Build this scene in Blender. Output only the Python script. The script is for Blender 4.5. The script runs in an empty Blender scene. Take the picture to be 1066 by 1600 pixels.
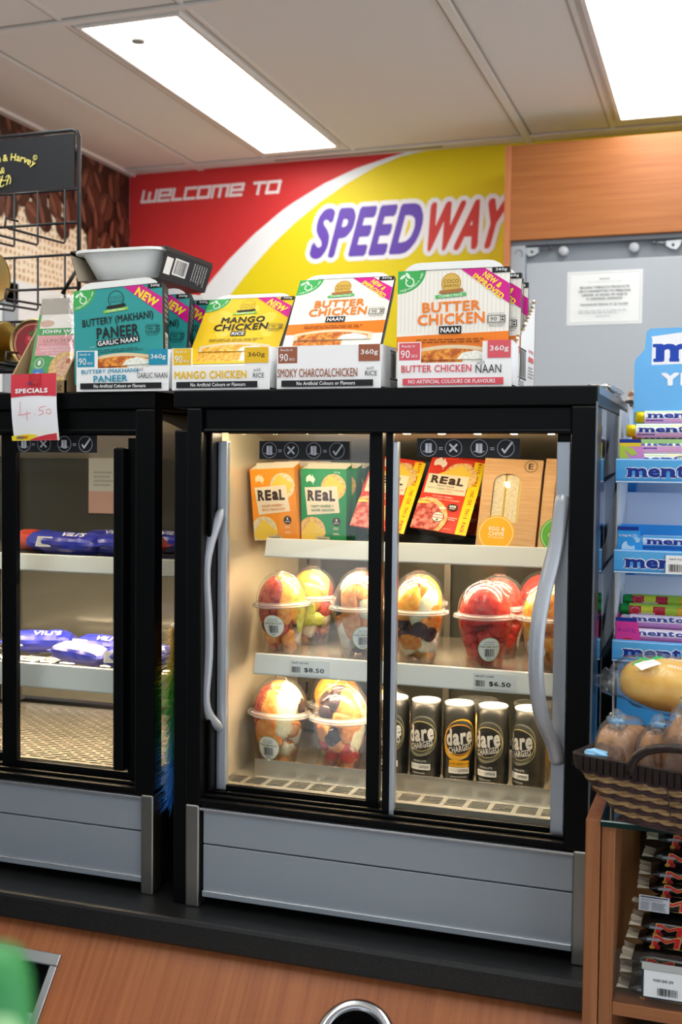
import bpy, bmesh, math, random
from mathutils import Vector, Matrix, noise as mnoise
from math import sin, cos, pi, radians as rad

scene = bpy.context.scene
COL = scene.collection

# ---------------------------------------------------------------- camera
def cam_matrix(yaw, pitch, roll, loc):
    B = Matrix(((1, 0, 0), (0, 0, 1), (0, -1, 0)))
    Ry = Matrix(((cos(yaw), -sin(yaw), 0), (sin(yaw), cos(yaw), 0), (0, 0, 1)))
    Rx = Matrix(((1, 0, 0), (0, cos(pitch), -sin(pitch)), (0, sin(pitch), cos(pitch))))
    Rr = Matrix(((cos(roll), -sin(roll), 0), (sin(roll), cos(roll), 0), (0, 0, 1)))
    R = Ry @ Rx @ B @ Rr
    M = Matrix(((R[0][0], -R[0][1], -R[0][2]), (R[1][0], -R[1][1], -R[1][2]), (R[2][0], -R[2][1], -R[2][2])))
    return Matrix.Translation(loc) @ M.to_4x4()

cam = bpy.data.cameras.new('camera')
cam.sensor_fit = 'AUTO'
cam.sensor_width = 36.0
cam.lens = 1749.127 / 1600.0 * 36.0
cam.clip_start = 0.05
cam.dof.use_dof = True
cam.dof.focus_distance = 1.72
cam.dof.aperture_fstop = 5.6
cam_ob = bpy.data.objects.new('camera', cam)
COL.objects.link(cam_ob)
cam_ob.matrix_world = cam_matrix(0.33053888, -0.04388823, -0.01052069, (0.8263, -1.5883, 1.611))
scene.camera = cam_ob

# ---------------------------------------------------------------- light and exposure
scene.view_settings.view_transform = 'Standard'
scene.view_settings.look = 'None'
scene.view_settings.gamma = 1.0
scene.view_settings.use_curve_mapping = False
scene.view_settings.exposure = 0.56
scene.cycles.max_bounces = 14
scene.cycles.diffuse_bounces = 5
scene.cycles.glossy_bounces = 6
scene.cycles.transmission_bounces = 8
scene.cycles.transparent_max_bounces = 40
scene.cycles.caustics_reflective = False
scene.cycles.caustics_refractive = False
scene.cycles.sample_clamp_indirect = 4.0
scene.cycles.use_denoising = True
PANEL_LIGHT = 6.6        # ceiling troffers
SHELF_LIGHT = 58.0       # LED strips inside the display fridges
world = bpy.data.worlds.new('world'); scene.world = world
world.use_nodes = True
_bg = world.node_tree.nodes['Background']
_bg.inputs[0].default_value = (0.86, 0.93, 1.0, 1)      # daylight coming in through the shop front
_bg.inputs[1].default_value = 1.3

# ---------------------------------------------------------------- materials
def lin(c):
    return c / 12.92 if c <= 0.04045 else ((c + 0.055) / 1.055) ** 2.4
def hexc(h):
    h = h.lstrip('#')
    return tuple(lin(int(h[i:i + 2], 16) / 255) for i in (0, 2, 4)) + (1.0,)
_mats = {}
def C(h, rough=0.5, metal=0.0, spec=0.4, bump=0.0, bscale=200.0, coat=0.0, var=0.0, vscale=30.0, sss=0.0):
    """a procedural surface: colour with a slight noise variation and optional fine grain bump"""
    key = (h, rough, metal, spec, bump, bscale, coat, var, vscale, sss)
    if key in _mats:
        return _mats[key]
    m = bpy.data.materials.new('surface_' + h.lstrip('#'))
    m.use_nodes = True
    nt = m.node_tree
    p = nt.nodes['Principled BSDF']
    p.inputs['Base Color'].default_value = hexc(h)
    p.inputs['Roughness'].default_value = rough
    p.inputs['Metallic'].default_value = metal
    p.inputs['Specular IOR Level'].default_value = spec
    p.inputs['Coat Weight'].default_value = coat
    if sss:
        p.inputs['Subsurface Weight'].default_value = sss
        p.inputs['Subsurface Radius'].default_value = (0.01, 0.005, 0.003)
    if bump or var:
        tc = nt.nodes.new('ShaderNodeTexCoord')
    if bump:
        n = nt.nodes.new('ShaderNodeTexNoise'); n.inputs['Scale'].default_value = bscale; n.inputs['Detail'].default_value = 3
        b = nt.nodes.new('ShaderNodeBump'); b.inputs['Strength'].default_value = bump; b.inputs['Distance'].default_value = 0.002
        nt.links.new(tc.outputs['Object'], n.inputs['Vector'])
        nt.links.new(n.outputs['Fac'], b.inputs['Height']); nt.links.new(b.outputs['Normal'], p.inputs['Normal'])
    if var:
        n2 = nt.nodes.new('ShaderNodeTexNoise'); n2.inputs['Scale'].default_value = vscale; n2.inputs['Detail'].default_value = 4
        mp = nt.nodes.new('ShaderNodeMapRange'); mp.inputs[1].default_value = 0.3; mp.inputs[2].default_value = 0.7
        mp.inputs[3].default_value = 1 - var; mp.inputs[4].default_value = 1 + var * 0.6
        mx = nt.nodes.new('ShaderNodeMix'); mx.data_type = 'RGBA'; mx.blend_type = 'MULTIPLY'; mx.inputs[0].default_value = 1
        mx.inputs[6].default_value = hexc(h)
        nt.links.new(tc.outputs['Object'], n2.inputs['Vector']); nt.links.new(n2.outputs['Fac'], mp.inputs[0])
        nt.links.new(mp.outputs[0], mx.inputs[7]); nt.links.new(mx.outputs[2], p.inputs['Base Color'])
    _mats[key] = m
    return m

def clear(name, tint=(1, 1, 1), refl=1.0, rough=0.02, haze=0.0, ior=1.45, bump=0.0, bscale=40.0, haze_col=(0.9, 0.92, 0.95)):
    """thin clear sheet: see-through, with Fresnel reflections and a little haze"""
    key = ('clear', name)
    if key in _mats:
        return _mats[key]
    m = bpy.data.materials.new(name); m.use_nodes = True
    nt = m.node_tree; nt.nodes.clear()
    out = nt.nodes.new('ShaderNodeOutputMaterial')
    tr = nt.nodes.new('ShaderNodeBsdfTransparent'); tr.inputs[0].default_value = (*tint, 1)
    gl = nt.nodes.new('ShaderNodeBsdfGlossy'); gl.inputs['Roughness'].default_value = rough
    fr = nt.nodes.new('ShaderNodeLayerWeight'); fr.inputs['Blend'].default_value = 0.5     # Schlick reflectance, alike from both sides
    f0 = ((ior - 1) / (ior + 1)) ** 2
    pw_ = nt.nodes.new('ShaderNodeMath'); pw_.operation = 'POWER'; pw_.inputs[1].default_value = 5.0
    sc_ = nt.nodes.new('ShaderNodeMath'); sc_.operation = 'MULTIPLY_ADD'; sc_.inputs[1].default_value = 1 - f0; sc_.inputs[2].default_value = f0
    mul = nt.nodes.new('ShaderNodeMath'); mul.operation = 'MULTIPLY'; mul.inputs[1].default_value = refl; mul.use_clamp = True
    nt.links.new(fr.outputs['Facing'], pw_.inputs[0]); nt.links.new(pw_.outputs[0], sc_.inputs[0])
    mix = nt.nodes.new('ShaderNodeMixShader')
    nt.links.new(sc_.outputs[0], mul.inputs[0]); nt.links.new(mul.outputs[0], mix.inputs[0])
    base = tr
    if haze:
        df = nt.nodes.new('ShaderNodeBsdfDiffuse'); df.inputs[0].default_value = (*haze_col, 1)
        hm = nt.nodes.new('ShaderNodeMixShader'); hm.inputs[0].default_value = haze
        nt.links.new(tr.outputs[0], hm.inputs[1]); nt.links.new(df.outputs[0], hm.inputs[2]); base = hm
    nt.links.new(base.outputs[0], mix.inputs[1]); nt.links.new(gl.outputs[0], mix.inputs[2])
    if bump:
        tc = nt.nodes.new('ShaderNodeTexCoord')
        n = nt.nodes.new('ShaderNodeTexNoise'); n.inputs['Scale'].default_value = bscale; n.inputs['Detail'].default_value = 3; n.inputs['Distortion'].default_value = 1.2
        b = nt.nodes.new('ShaderNodeBump'); b.inputs['Strength'].default_value = bump; b.inputs['Distance'].default_value = 0.01
        nt.links.new(tc.outputs['Object'], n.inputs['Vector']); nt.links.new(n.outputs['Fac'], b.inputs['Height'])
        nt.links.new(b.outputs['Normal'], gl.inputs['Normal']); nt.links.new(b.outputs['Normal'], fr.inputs['Normal'])
    nt.links.new(mix.outputs[0], out.inputs[0])
    _mats[key] = m
    return m

def translucent(name, h):
    key = ('trl', name)
    if key in _mats:
        return _mats[key]
    m = bpy.data.materials.new(name); m.use_nodes = True
    nt = m.node_tree; nt.nodes.clear()
    out = nt.nodes.new('ShaderNodeOutputMaterial'); a = nt.nodes.new('ShaderNodeBsdfDiffuse'); b = nt.nodes.new('ShaderNodeBsdfTranslucent'); x = nt.nodes.new('ShaderNodeMixShader')
    a.inputs[0].default_value = hexc(h); b.inputs[0].default_value = hexc(h); x.inputs[0].default_value = 0.55
    nt.links.new(a.outputs[0], x.inputs[1]); nt.links.new(b.outputs[0], x.inputs[2]); nt.links.new(x.outputs[0], out.inputs[0])
    _mats[key] = m
    return m

def glow(h, s):
    key = ('glow', h, s)
    if key in _mats:
        return _mats[key]
    m = bpy.data.materials.new('lamp_' + h.lstrip('#')); m.use_nodes = True
    nt = m.node_tree; nt.nodes.clear()
    out = nt.nodes.new('ShaderNodeOutputMaterial'); e = nt.nodes.new('ShaderNodeEmission')
    e.inputs[0].default_value = hexc(h); e.inputs[1].default_value = s
    nt.links.new(e.outputs[0], out.inputs[0])
    _mats[key] = m
    return m

def wood(name, h1, h2, axis, rough=0.35):
    """wood laminate: long streaks along one object axis plus a few cathedral arches"""
    key = ('wood', name)
    if key in _mats:
        return _mats[key]
    m = bpy.data.materials.new(name); m.use_nodes = True
    nt = m.node_tree; p = nt.nodes['Principled BSDF']; p.inputs['Roughness'].default_value = rough
    p.inputs['Specular IOR Level'].default_value = 0.35
    tc = nt.nodes.new('ShaderNodeTexCoord'); mp = nt.nodes.new('ShaderNodeMapping')
    s = [110.0, 110.0, 110.0]
    for q in (axis if isinstance(axis, tuple) else (axis,)): s[q] = 3.0
    mp.inputs['Scale'].default_value = s
    n = nt.nodes.new('ShaderNodeTexNoise'); n.inputs['Scale'].default_value = 1.0; n.inputs['Detail'].default_value = 6; n.inputs['Distortion'].default_value = 0.6
    mp2 = nt.nodes.new('ShaderNodeMapping'); s2 = [6.0, 6.0, 6.0]
    for q in (axis if isinstance(axis, tuple) else (axis,)): s2[q] = 0.9
    mp2.inputs['Scale'].default_value = s2
    n2 = nt.nodes.new('ShaderNodeTexNoise'); n2.inputs['Scale'].default_value = 1.0; n2.inputs['Detail'].default_value = 1
    w = nt.nodes.new('ShaderNodeMath'); w.operation = 'MULTIPLY'; w.inputs[1].default_value = 70.0
    sn = nt.nodes.new('ShaderNodeMath'); sn.operation = 'SINE'
    a = nt.nodes.new('ShaderNodeMath'); a.operation = 'MULTIPLY_ADD'; a.inputs[1].default_value = 0.035
    cr = nt.nodes.new('ShaderNodeValToRGB')
    cr.color_ramp.elements[0].position = 0.24; cr.color_ramp.elements[0].color = hexc(h1)
    cr.color_ramp.elements[1].position = 0.76; cr.color_ramp.elements[1].color = hexc(h2)
    L = nt.links.new
    L(tc.outputs['Object'], mp.inputs[0]); L(mp.outputs[0], n.inputs['Vector'])
    L(tc.outputs['Object'], mp2.inputs[0]); L(mp2.outputs[0], n2.inputs['Vector'])
    L(n2.outputs['Fac'], w.inputs[0]); L(w.outputs[0], sn.inputs[0]); L(sn.outputs[0], a.inputs[0]); L(n.outputs['Fac'], a.inputs[2])
    L(a.outputs[0], cr.inputs[0]); L(cr.outputs[0], p.inputs['Base Color'])
    _mats[key] = m
    return m

def brushed(name, h, rough, axis, metal=1.0, bump=0.08):
    key = ('brushed', name)
    if key in _mats:
        return _mats[key]
    m = bpy.data.materials.new(name); m.use_nodes = True
    nt = m.node_tree; p = nt.nodes['Principled BSDF']
    p.inputs['Base Color'].default_value = hexc(h); p.inputs['Metallic'].default_value = metal; p.inputs['Roughness'].default_value = rough
    tc = nt.nodes.new('ShaderNodeTexCoord'); mp = nt.nodes.new('ShaderNodeMapping')
    s = [900.0, 900.0, 900.0]; s[axis] = 14.0; mp.inputs['Scale'].default_value = s
    n = nt.nodes.new('ShaderNodeTexNoise'); n.inputs['Scale'].default_value = 1.0; n.inputs['Detail'].default_value = 2
    b = nt.nodes.new('ShaderNodeBump'); b.inputs['Strength'].default_value = bump; b.inputs['Distance'].default_value = 0.001
    L = nt.links.new
    L(tc.outputs['Object'], mp.inputs[0]); L(mp.outputs[0], n.inputs['Vector']); L(n.outputs['Fac'], b.inputs['Height']); L(b.outputs['Normal'], p.inputs['Normal'])
    _mats[key] = m
    return m

def two_tone(name, h1, h2, scale, p0=0.4, p1=0.6, rough=0.5, kind='noise', stretch=(1, 1, 1), bump=0.0, metal=0.0):
    """noise or cell mottling between two colours (food, speckled laminate, burlap print ...)"""
    key = ('two', name)
    if key in _mats:
        return _mats[key]
    m = bpy.data.materials.new(name); m.use_nodes = True
    nt = m.node_tree; p = nt.nodes['Principled BSDF']; p.inputs['Roughness'].default_value = rough; p.inputs['Metallic'].default_value = metal
    tc = nt.nodes.new('ShaderNodeTexCoord'); mp = nt.nodes.new('ShaderNodeMapping'); mp.inputs['Scale'].default_value = stretch
    L = nt.links.new
    L(tc.outputs['Object'], mp.inputs[0])
    if kind == 'noise':
        n = nt.nodes.new('ShaderNodeTexNoise'); n.inputs['Scale'].default_value = scale; n.inputs['Detail'].default_value = 5
        o = n.outputs['Fac']
    elif kind == 'cell':
        n = nt.nodes.new('ShaderNodeTexVoronoi'); n.inputs['Scale'].default_value = scale
        o = n.outputs['Distance']
    else:
        n = nt.nodes.new('ShaderNodeTexWave'); n.inputs['Scale'].default_value = scale; n.inputs['Distortion'].default_value = 1.5
        n.bands_direction = kind; o = n.outputs['Fac']
    L(mp.outputs[0], n.inputs['Vector'])
    cr = nt.nodes.new('ShaderNodeValToRGB')
    cr.color_ramp.elements[0].position = p0; cr.color_ramp.elements[0].color = hexc(h1)
    cr.color_ramp.elements[1].position = p1; cr.color_ramp.elements[1].color = hexc(h2)
    L(o, cr.inputs[0]); L(cr.outputs[0], p.inputs['Base Color'])
    if bump:
        b = nt.nodes.new('ShaderNodeBump'); b.inputs['Strength'].default_value = bump; b.inputs['Distance'].default_value = 0.004
        L(o, b.inputs['Height']); L(b.outputs['Normal'], p.inputs['Normal'])
    _mats[key] = m
    return m

def burlap():
    if 'burlap' in _mats:
        return _mats['burlap']
    m = bpy.data.materials.new('burlap_print'); m.use_nodes = True
    nt = m.node_tree; p = nt.nodes['Principled BSDF']; p.inputs['Roughness'].default_value = 0.6
    tc = nt.nodes.new('ShaderNodeTexCoord'); L = nt.links.new
    fs = []
    for d in ('Y', 'Z'):
        w = nt.nodes.new('ShaderNodeTexWave'); w.bands_direction = d; w.inputs['Scale'].default_value = 13.0
        w.inputs['Distortion'].default_value = 5.0; w.inputs['Detail Scale'].default_value = 1.2; w.inputs['Detail'].default_value = 2
        L(tc.outputs['Object'], w.inputs['Vector']); fs.append(w)
    mn = nt.nodes.new('ShaderNodeMath'); mn.operation = 'MAXIMUM'
    L(fs[0].outputs['Fac'], mn.inputs[0]); L(fs[1].outputs['Fac'], mn.inputs[1])
    n = nt.nodes.new('ShaderNodeTexNoise'); n.inputs['Scale'].default_value = 9; n.inputs['Detail'].default_value = 5
    L(tc.outputs['Object'], n.inputs['Vector'])
    a = nt.nodes.new('ShaderNodeMath'); a.operation = 'MULTIPLY_ADD'; a.inputs[1].default_value = 0.55
    L(n.outputs['Fac'], a.inputs[0]); 
    h = nt.nodes.new('ShaderNodeMath'); h.operation = 'MULTIPLY'; h.inputs[1].default_value = 0.6
    L(mn.outputs[0], h.inputs[0]); L(h.outputs[0], a.inputs[2])
    cr = nt.nodes.new('ShaderNodeValToRGB')
    e = cr.color_ramp.elements
    e[0].position = 0.30; e[0].color = hexc('b08c66'); e[1].position = 0.85; e[1].color = hexc('f4e6cf')
    k = e.new(0.55); k.color = hexc('dcbf9a')
    L(a.outputs[0], cr.inputs[0]); L(cr.outputs[0], p.inputs['Base Color'])
    _mats['burlap'] = m
    return m

# ---------------------------------------------------------------- mesh building
_text = {}
def text_shape(s, bold=0.0, res=2):
    """outline of a line of lettering as flat 2-D geometry, normalised to a unit box"""
    key = (s, bold, res)
    if key in _text:
        return _text[key]
    cu = bpy.data.curves.new('lettering', 'FONT')
    cu.body = s; cu.size = 1.0; cu.offset = min(bold, 0.0); cu.resolution_u = res; cu.fill_mode = 'FRONT'
    cu.space_character = 1.0 + bold * 2.4
    ob = bpy.data.objects.new('lettering', cu)
    me = bpy.data.meshes.new_from_object(ob)
    vs = [(v.co.x, v.co.y) for v in me.vertices]
    fs = [tuple(p.vertices) for p in me.polygons]
    bpy.data.objects.remove(ob); bpy.data.meshes.remove(me); bpy.data.curves.remove(cu)
    x0 = min(v[0] for v in vs); x1 = max(v[0] for v in vs); y0 = min(v[1] for v in vs); y1 = max(v[1] for v in vs)
    w, h = max(x1 - x0, 1e-6), max(y1 - y0, 1e-6)
    r = ([((x - x0) / w - 0.5, (y - y0) / h - 0.5) for x, y in vs], fs, w, h)
    _text[key] = r
    return r

class MB:
    """collects geometry and links it as ONE mesh object"""
    def __init__(self):
        self.v = []; self.f = []; self.mi = []; self.sm = []; self.mats = []; self.T = None
    def slot(self, m):
        if m not in self.mats:
            self.mats.append(m)
        return self.mats.index(m)
    def add(self, vs, fs, m, smooth=False):
        o = len(self.v); s = self.slot(m)
        if self.T is not None:
            vs = [tuple(self.T @ Vector(p)) for p in vs]
        self.v.extend(tuple(p) for p in vs)
        for f in fs:
            self.f.append(tuple(i + o for i in f)); self.mi.append(s); self.sm.append(smooth)
    def poly(self, pts, m):
        self.add(pts, [tuple(range(len(pts)))], m)
    def box(self, x0, x1, y0, y1, z0, z1, m):
        vs = [(x0, y0, z0), (x1, y0, z0), (x1, y1, z0), (x0, y1, z0), (x0, y0, z1), (x1, y0, z1), (x1, y1, z1), (x0, y1, z1)]
        self.add(vs, [(0, 3, 2, 1), (4, 5, 6, 7), (0, 1, 5, 4), (1, 2, 6, 5), (2, 3, 7, 6), (3, 0, 4, 7)], m)
    def hexa(self, p, m):
        """8 corners: bottom ring then top ring"""
        self.add(p, [(0, 3, 2, 1), (4, 5, 6, 7), (0, 1, 5, 4), (1, 2, 6, 5), (2, 3, 7, 6), (3, 0, 4, 7)], m)
    def prism(self, pts, d, m, smooth=False):
        """closed outline pts (3-D) extruded by the vector d"""
        n = len(pts); d = Vector(d)
        vs = [tuple(p) for p in pts] + [tuple(Vector(p) + d) for p in pts]
        fs = [tuple(reversed(range(n))), tuple(range(n, 2 * n))]
        self.add(vs, fs, m)
        self.add(vs, [(i, (i + 1) % n, (i + 1) % n + n, i + n) for i in range(n)], m, smooth)
    def lathe(self, prof, m, n=32, c=(0, 0, 0), cap0=False, cap1=False, smooth=True, M=None):
        """(radius, height) profile about the z axis"""
        vs = []; fs = []
        for r, z in prof:
            for k in range(n):
                a = 2 * pi * k / n
                vs.append((c[0] + r * cos(a), c[1] + r * sin(a), c[2] + z))
        for i in range(len(prof) - 1):
            for k in range(n):
                fs.append((i * n + k, i * n + (k + 1) % n, (i + 1) * n + (k + 1) % n, (i + 1) * n + k))
        if M is not None:
            vs = [tuple(M @ Vector(p)) for p in vs]
        self.add(vs, fs, m, smooth)
        if cap0: self.add(vs[:n], [tuple(reversed(range(n)))], m)
        if cap1: self.add(vs[-n:], [tuple(range(n))], m)
    def tube(self, pts, r, m, n=8, closed=False, caps=True):
        """round bar along a path; r may be a list; (rx, ry) allowed for flat bars"""
        P = [Vector(p) for p in pts]; N = len(P)
        rs = r if isinstance(r, list) else [r] * N
        vs = []; fs = []
        up = None
        for i in range(N):
            if closed: t = P[(i + 1) % N] - P[i - 1]
            else: t = P[min(i + 1, N - 1)] - P[max(i - 1, 0)]
            t.normalize()
            if up is None:
                up = Vector((0, 0, 1)) if abs(t.z) < 0.9 else Vector((0, -1, 0))
            a = t.cross(up); a.normalize(); b = a.cross(t); b.normalize(); up = b
            q = rs[i]; qx, qy = (q if isinstance(q, tuple) else (q, q))
            for k in range(n):
                th = 2 * pi * k / n
                vs.append(tuple(P[i] + a * (qx * cos(th)) + b * (qy * sin(th))))
        R = N if closed else N - 1
        for i in range(R):
            j = (i + 1) % N
            for k in range(n):
                fs.append((i * n + k, i * n + (k + 1) % n, j * n + (k + 1) % n, j * n + k))
        if caps and not closed:
            fs.append(tuple(reversed(range(n)))); fs.append(tuple(range((N - 1) * n, N * n)))
        self.add(vs, fs, m, True)
    def blob(self, c, r, m, rot=(0, 0, 0), sub=3, amp=0.0, freq=1.0, seed=0, power=2.0, squash=None):
        """ellipsoid / superellipsoid with lumpy noise"""
        bm = bmesh.new(); bmesh.ops.create_icosphere(bm, subdivisions=sub, radius=1.0)
        from mathutils import Euler
        E = Euler(rot).to_matrix(); vs = []
        for v in bm.verts:
            p = v.co.normalized()
            if power != 2.0:
                k = (abs(p.x) ** power + abs(p.y) ** power + abs(p.z) ** power) ** (-1.0 / power); p = p * k
            if amp:
                p = p * (1 + amp * mnoise.noise(Vector(p) * freq + Vector((seed * 7.3, seed * 1.7, seed * 3.1))))
            q = Vector((p.x * r[0], p.y * r[1], p.z * r[2]))
            if squash: q = squash(q)
            vs.append(tuple(Vector(c) + E @ q))
        fs = [tuple(v.index for v in f.verts) for f in bm.faces]
        bm.free()
        self.add(vs, fs, m, True)
    def build(self, name, root=None, bevel=0.0, seg=2, subsurf=0):
        me = bpy.data.meshes.new(name)
        off = Vector(root['_w']) if root is not None and '_w' in root else Vector((0, 0, 0))
        me.from_pydata([tuple(Vector(p) - off) for p in self.v], [], self.f)
        for m in self.mats: me.materials.append(m)
        me.polygons.foreach_set('material_index', self.mi)
        me.polygons.foreach_set('use_smooth', self.sm)
        me.update()
        o = bpy.data.objects.new(name, me); COL.objects.link(o)
        if root is not None: o.parent = root
        if subsurf:
            s = o.modifiers.new('s', 'SUBSURF'); s.levels = subsurf; s.render_levels = subsurf
        if bevel:
            b = o.modifiers.new('b', 'BEVEL'); b.width = bevel; b.segments = seg; b.limit_method = 'ANGLE'; b.angle_limit = rad(50)
        return o

class Print:
    """flat graphics (lettering, patches, pictures) laid on a surface of a mesh, in fractions of its width and height, v downwards"""
    def __init__(self, mb, origin, u, v, n=None, W=None, H=None, surf=None, step=0.00003, cuts=0, clip=True):
        self.mb = mb; self.o = Vector(origin); self.u = Vector(u); self.v = Vector(v)
        self.n = Vector(n) if n is not None else self.u.cross(-self.v).normalized()
        self.W = W or self.u.length; self.H = H or self.v.length
        self.surf = surf; self.clip = clip; self.k = 1; self.step = step; self.cuts = cuts
    def trim(self, pts, faces):
        """cut the shapes off at the edges of the printed face"""
        P = []; F = []
        for f in faces:
            q = [pts[i] for i in f]
            for ax, lim, sg in ((0, 0.0, 1), (0, 1.0, -1), (1, 0.0, 1), (1, 1.0, -1)):
                r = []
                for i in range(len(q)):
                    a, b = q[i - 1], q[i]; da, db = (a[ax] - lim) * sg, (b[ax] - lim) * sg
                    if (da >= 0) != (db >= 0):
                        t = da / (da - db); r.append((a[0] + (b[0] - a[0]) * t, a[1] + (b[1] - a[1]) * t))
                    if db >= 0: r.append(b)
                q = r
                if len(q) < 3: break
            if len(q) >= 3:
                F.append(tuple(range(len(P), len(P) + len(q)))); P += q
        return P, F
    def emit(self, pts, faces, m):
        if self.clip and any(not (-1e-6 <= x <= 1.000001 and -1e-6 <= y <= 1.000001) for x, y in pts):
            pts, faces = self.trim(pts, faces)
            if not faces: return
        if self.surf is not None and self.cuts:
            bm = bmesh.new()
            vs = [bm.verts.new((x, y, 0)) for x, y in pts]
            for f in faces:
                try: bm.faces.new([vs[i] for i in f])
                except ValueError: pass
            for i in range(1, self.cuts):
                bmesh.ops.bisect_plane(bm, geom=bm.verts[:] + bm.edges[:] + bm.faces[:], plane_co=(i / self.cuts, 0, 0), plane_no=(1, 0, 0))
            bm.verts.index_update()
            pts = [(v.co.x, v.co.y) for v in bm.verts]; faces = [tuple(v.index for v in f.verts) for f in bm.faces]
            bm.free()
        d = self.step * self.k
        if self.surf is not None:
            P = [self.surf(x, y, d) for x, y in pts]
        else:
            P = [tuple(self.o + self.u * x + self.v * y + self.n * d) for x, y in pts]
        self.mb.add(P, faces, m)
        self.k += 1
    def rect(self, x0, y0, x1, y1, m):
        self.emit([(x0, y0), (x0, y1), (x1, y1), (x1, y0)], [(0, 1, 2, 3)], m); return self
    def poly(self, pts, m):
        self.emit(pts, [tuple(range(len(pts)))], m); return self
    def ell(self, cx, cy, rx, ry, m, a0=0, a1=360, n=28, rot=0):
        """rx, ry in fractions of the width"""
        k = self.W / self.H; pts = []
        full = (a1 - a0) >= 360
        for i in range(n + (0 if full else 1)):
            a = rad(a0 + (a1 - a0) * i / n); x, y = rx * cos(a), ry * sin(a)
            c, s = cos(rad(rot)), sin(rad(rot)); x, y = x * c - y * s, x * s + y * c
            pts.append((cx + x, cy - y * k))
        if not full: pts.append((cx, cy))
        self.emit(pts, [tuple(range(len(pts)))], m); return self
    def ring(self, cx, cy, rx, ry, t, m, a0=0, a1=360, n=32, rot=0):
        k = self.W / self.H; pts = []; c, s = cos(rad(rot)), sin(rad(rot))
        for i in range(n + 1):
            a = rad(a0 + (a1 - a0) * i / n)
            for q in (1, 0):
                x, y = (rx - t * q) * cos(a), (ry - t * q) * sin(a); x, y = x * c - y * s, x * s + y * c
                pts.append((cx + x, cy - y * k))
        self.emit(pts, [(2 * i, 2 * i + 1, 2 * i + 3, 2 * i + 2) for i in range(n)], m); return self
    def line(self, x0, y0, x1, y1, t, m):
        """thin bar, thickness t in fractions of the width"""
        k = self.W / self.H; dx, dy = x1 - x0, (y1 - y0) / k; L = math.hypot(dx, dy) or 1; px, py = -dy / L * t / 2, dx / L * t / 2 * k
        return self.poly([(x0 + px, y0 + py), (x1 + px, y1 + py), (x1 - px, y1 - py), (x0 - px, y0 - py)], m)
    def text(self, s, cx, cy, w, h, m, bold=0.015, shear=0.0, rot=0.0, anchor='c', res=2):
        """lettering fitted into a box of w x h (fractions of width and height); w or h None keeps the letter shapes"""
        vs, fs, tw, th = text_shape(s, bold, res)
        if h is None: h = w * self.W * th / tw / self.H
        if w is None: w = h * self.H * tw / th / self.W
        if anchor == 'l': cx = cx + w / 2
        if anchor == 'r': cx = cx - w / 2
        k = self.W / self.H; c, sn = cos(rad(rot)), sin(rad(rot)); b = max(bold, 0.0)
        sx, sy = w / (tw + 2 * b), h / (th + 2 * b)          # per em
        n = 0 if b <= 0 else (4 if b < .012 else 8)           # heavier strokes: the outline laid down round a small circle
        for j in range(n + 1):
            ox, oy = (0, 0) if j == n else (b * cos(2 * pi * j / n + .4), b * sin(2 * pi * j / n + .4))
            pts = []
            for x, y in vs:
                X = (x * tw + ox) * sx; Y = (y * th + oy) * sy / k          # both in units of the width
                X += Y * shear
                X, Y = X * c - Y * sn, X * sn + Y * c
                pts.append((cx + X, cy - Y * k))
            self.emit(pts, fs, m); self.k -= .8
        self.k += .8; return self
    def lines(self, x0, y0, x1, y1, n, m, rng=random.Random(3), fill=0.45):
        """rows of small print too fine to read"""
        for i in range(n):
            y = y0 + (y1 - y0) * (i + 0.5) / n; h = (y1 - y0) / n * fill / 2
            a = x0; pts = []; fs = []
            e = x1 - (x1 - x0) * rng.random() * 0.25
            while a < e:
                b = min(e, a + (x1 - x0) * rng.uniform(0.05, 0.14)); o = len(pts)
                pts += [(a, y - h), (a, y + h), (b, y + h), (b, y - h)]; fs.append((o, o + 1, o + 2, o + 3)); a = b + (x1 - x0) * 0.02
            self.emit(pts, fs, m); self.k -= 1
        self.k += 1; return self
    def barcode(self, x0, y0, x1, y1, m, n=22, seed=1, horiz=False):
        r = random.Random(seed); pts = []; fs = []; a = 0.0; ws = [(r.choice((1, 1, 2, 3)), r.choice((1, 1, 2))) for _ in range(n)]
        T = sum(p + q for p, q in ws)
        for p, q in ws:
            o = len(pts)
            if horiz:
                b0, b1 = y0 + (y1 - y0) * a / T, y0 + (y1 - y0) * (a + p) / T; pts += [(x0, b0), (x0, b1), (x1, b1), (x1, b0)]
            else:
                b0, b1 = x0 + (x1 - x0) * a / T, x0 + (x1 - x0) * (a + p) / T; pts += [(b0, y0), (b0, y1), (b1, y1), (b1, y0)]
            fs.append((o, o + 1, o + 2, o + 3)); a += p + q
        self.emit(pts, fs, m); return self

def front(mb, x0, x1, zt, zb, y, **k):
    """print area on a face that looks towards -y: left, right, top, bottom"""
    return Print(mb, (x0, y, zt), (x1 - x0, 0, 0), (0, 0, zb - zt), n=(0, -1, 0), **k)

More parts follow.
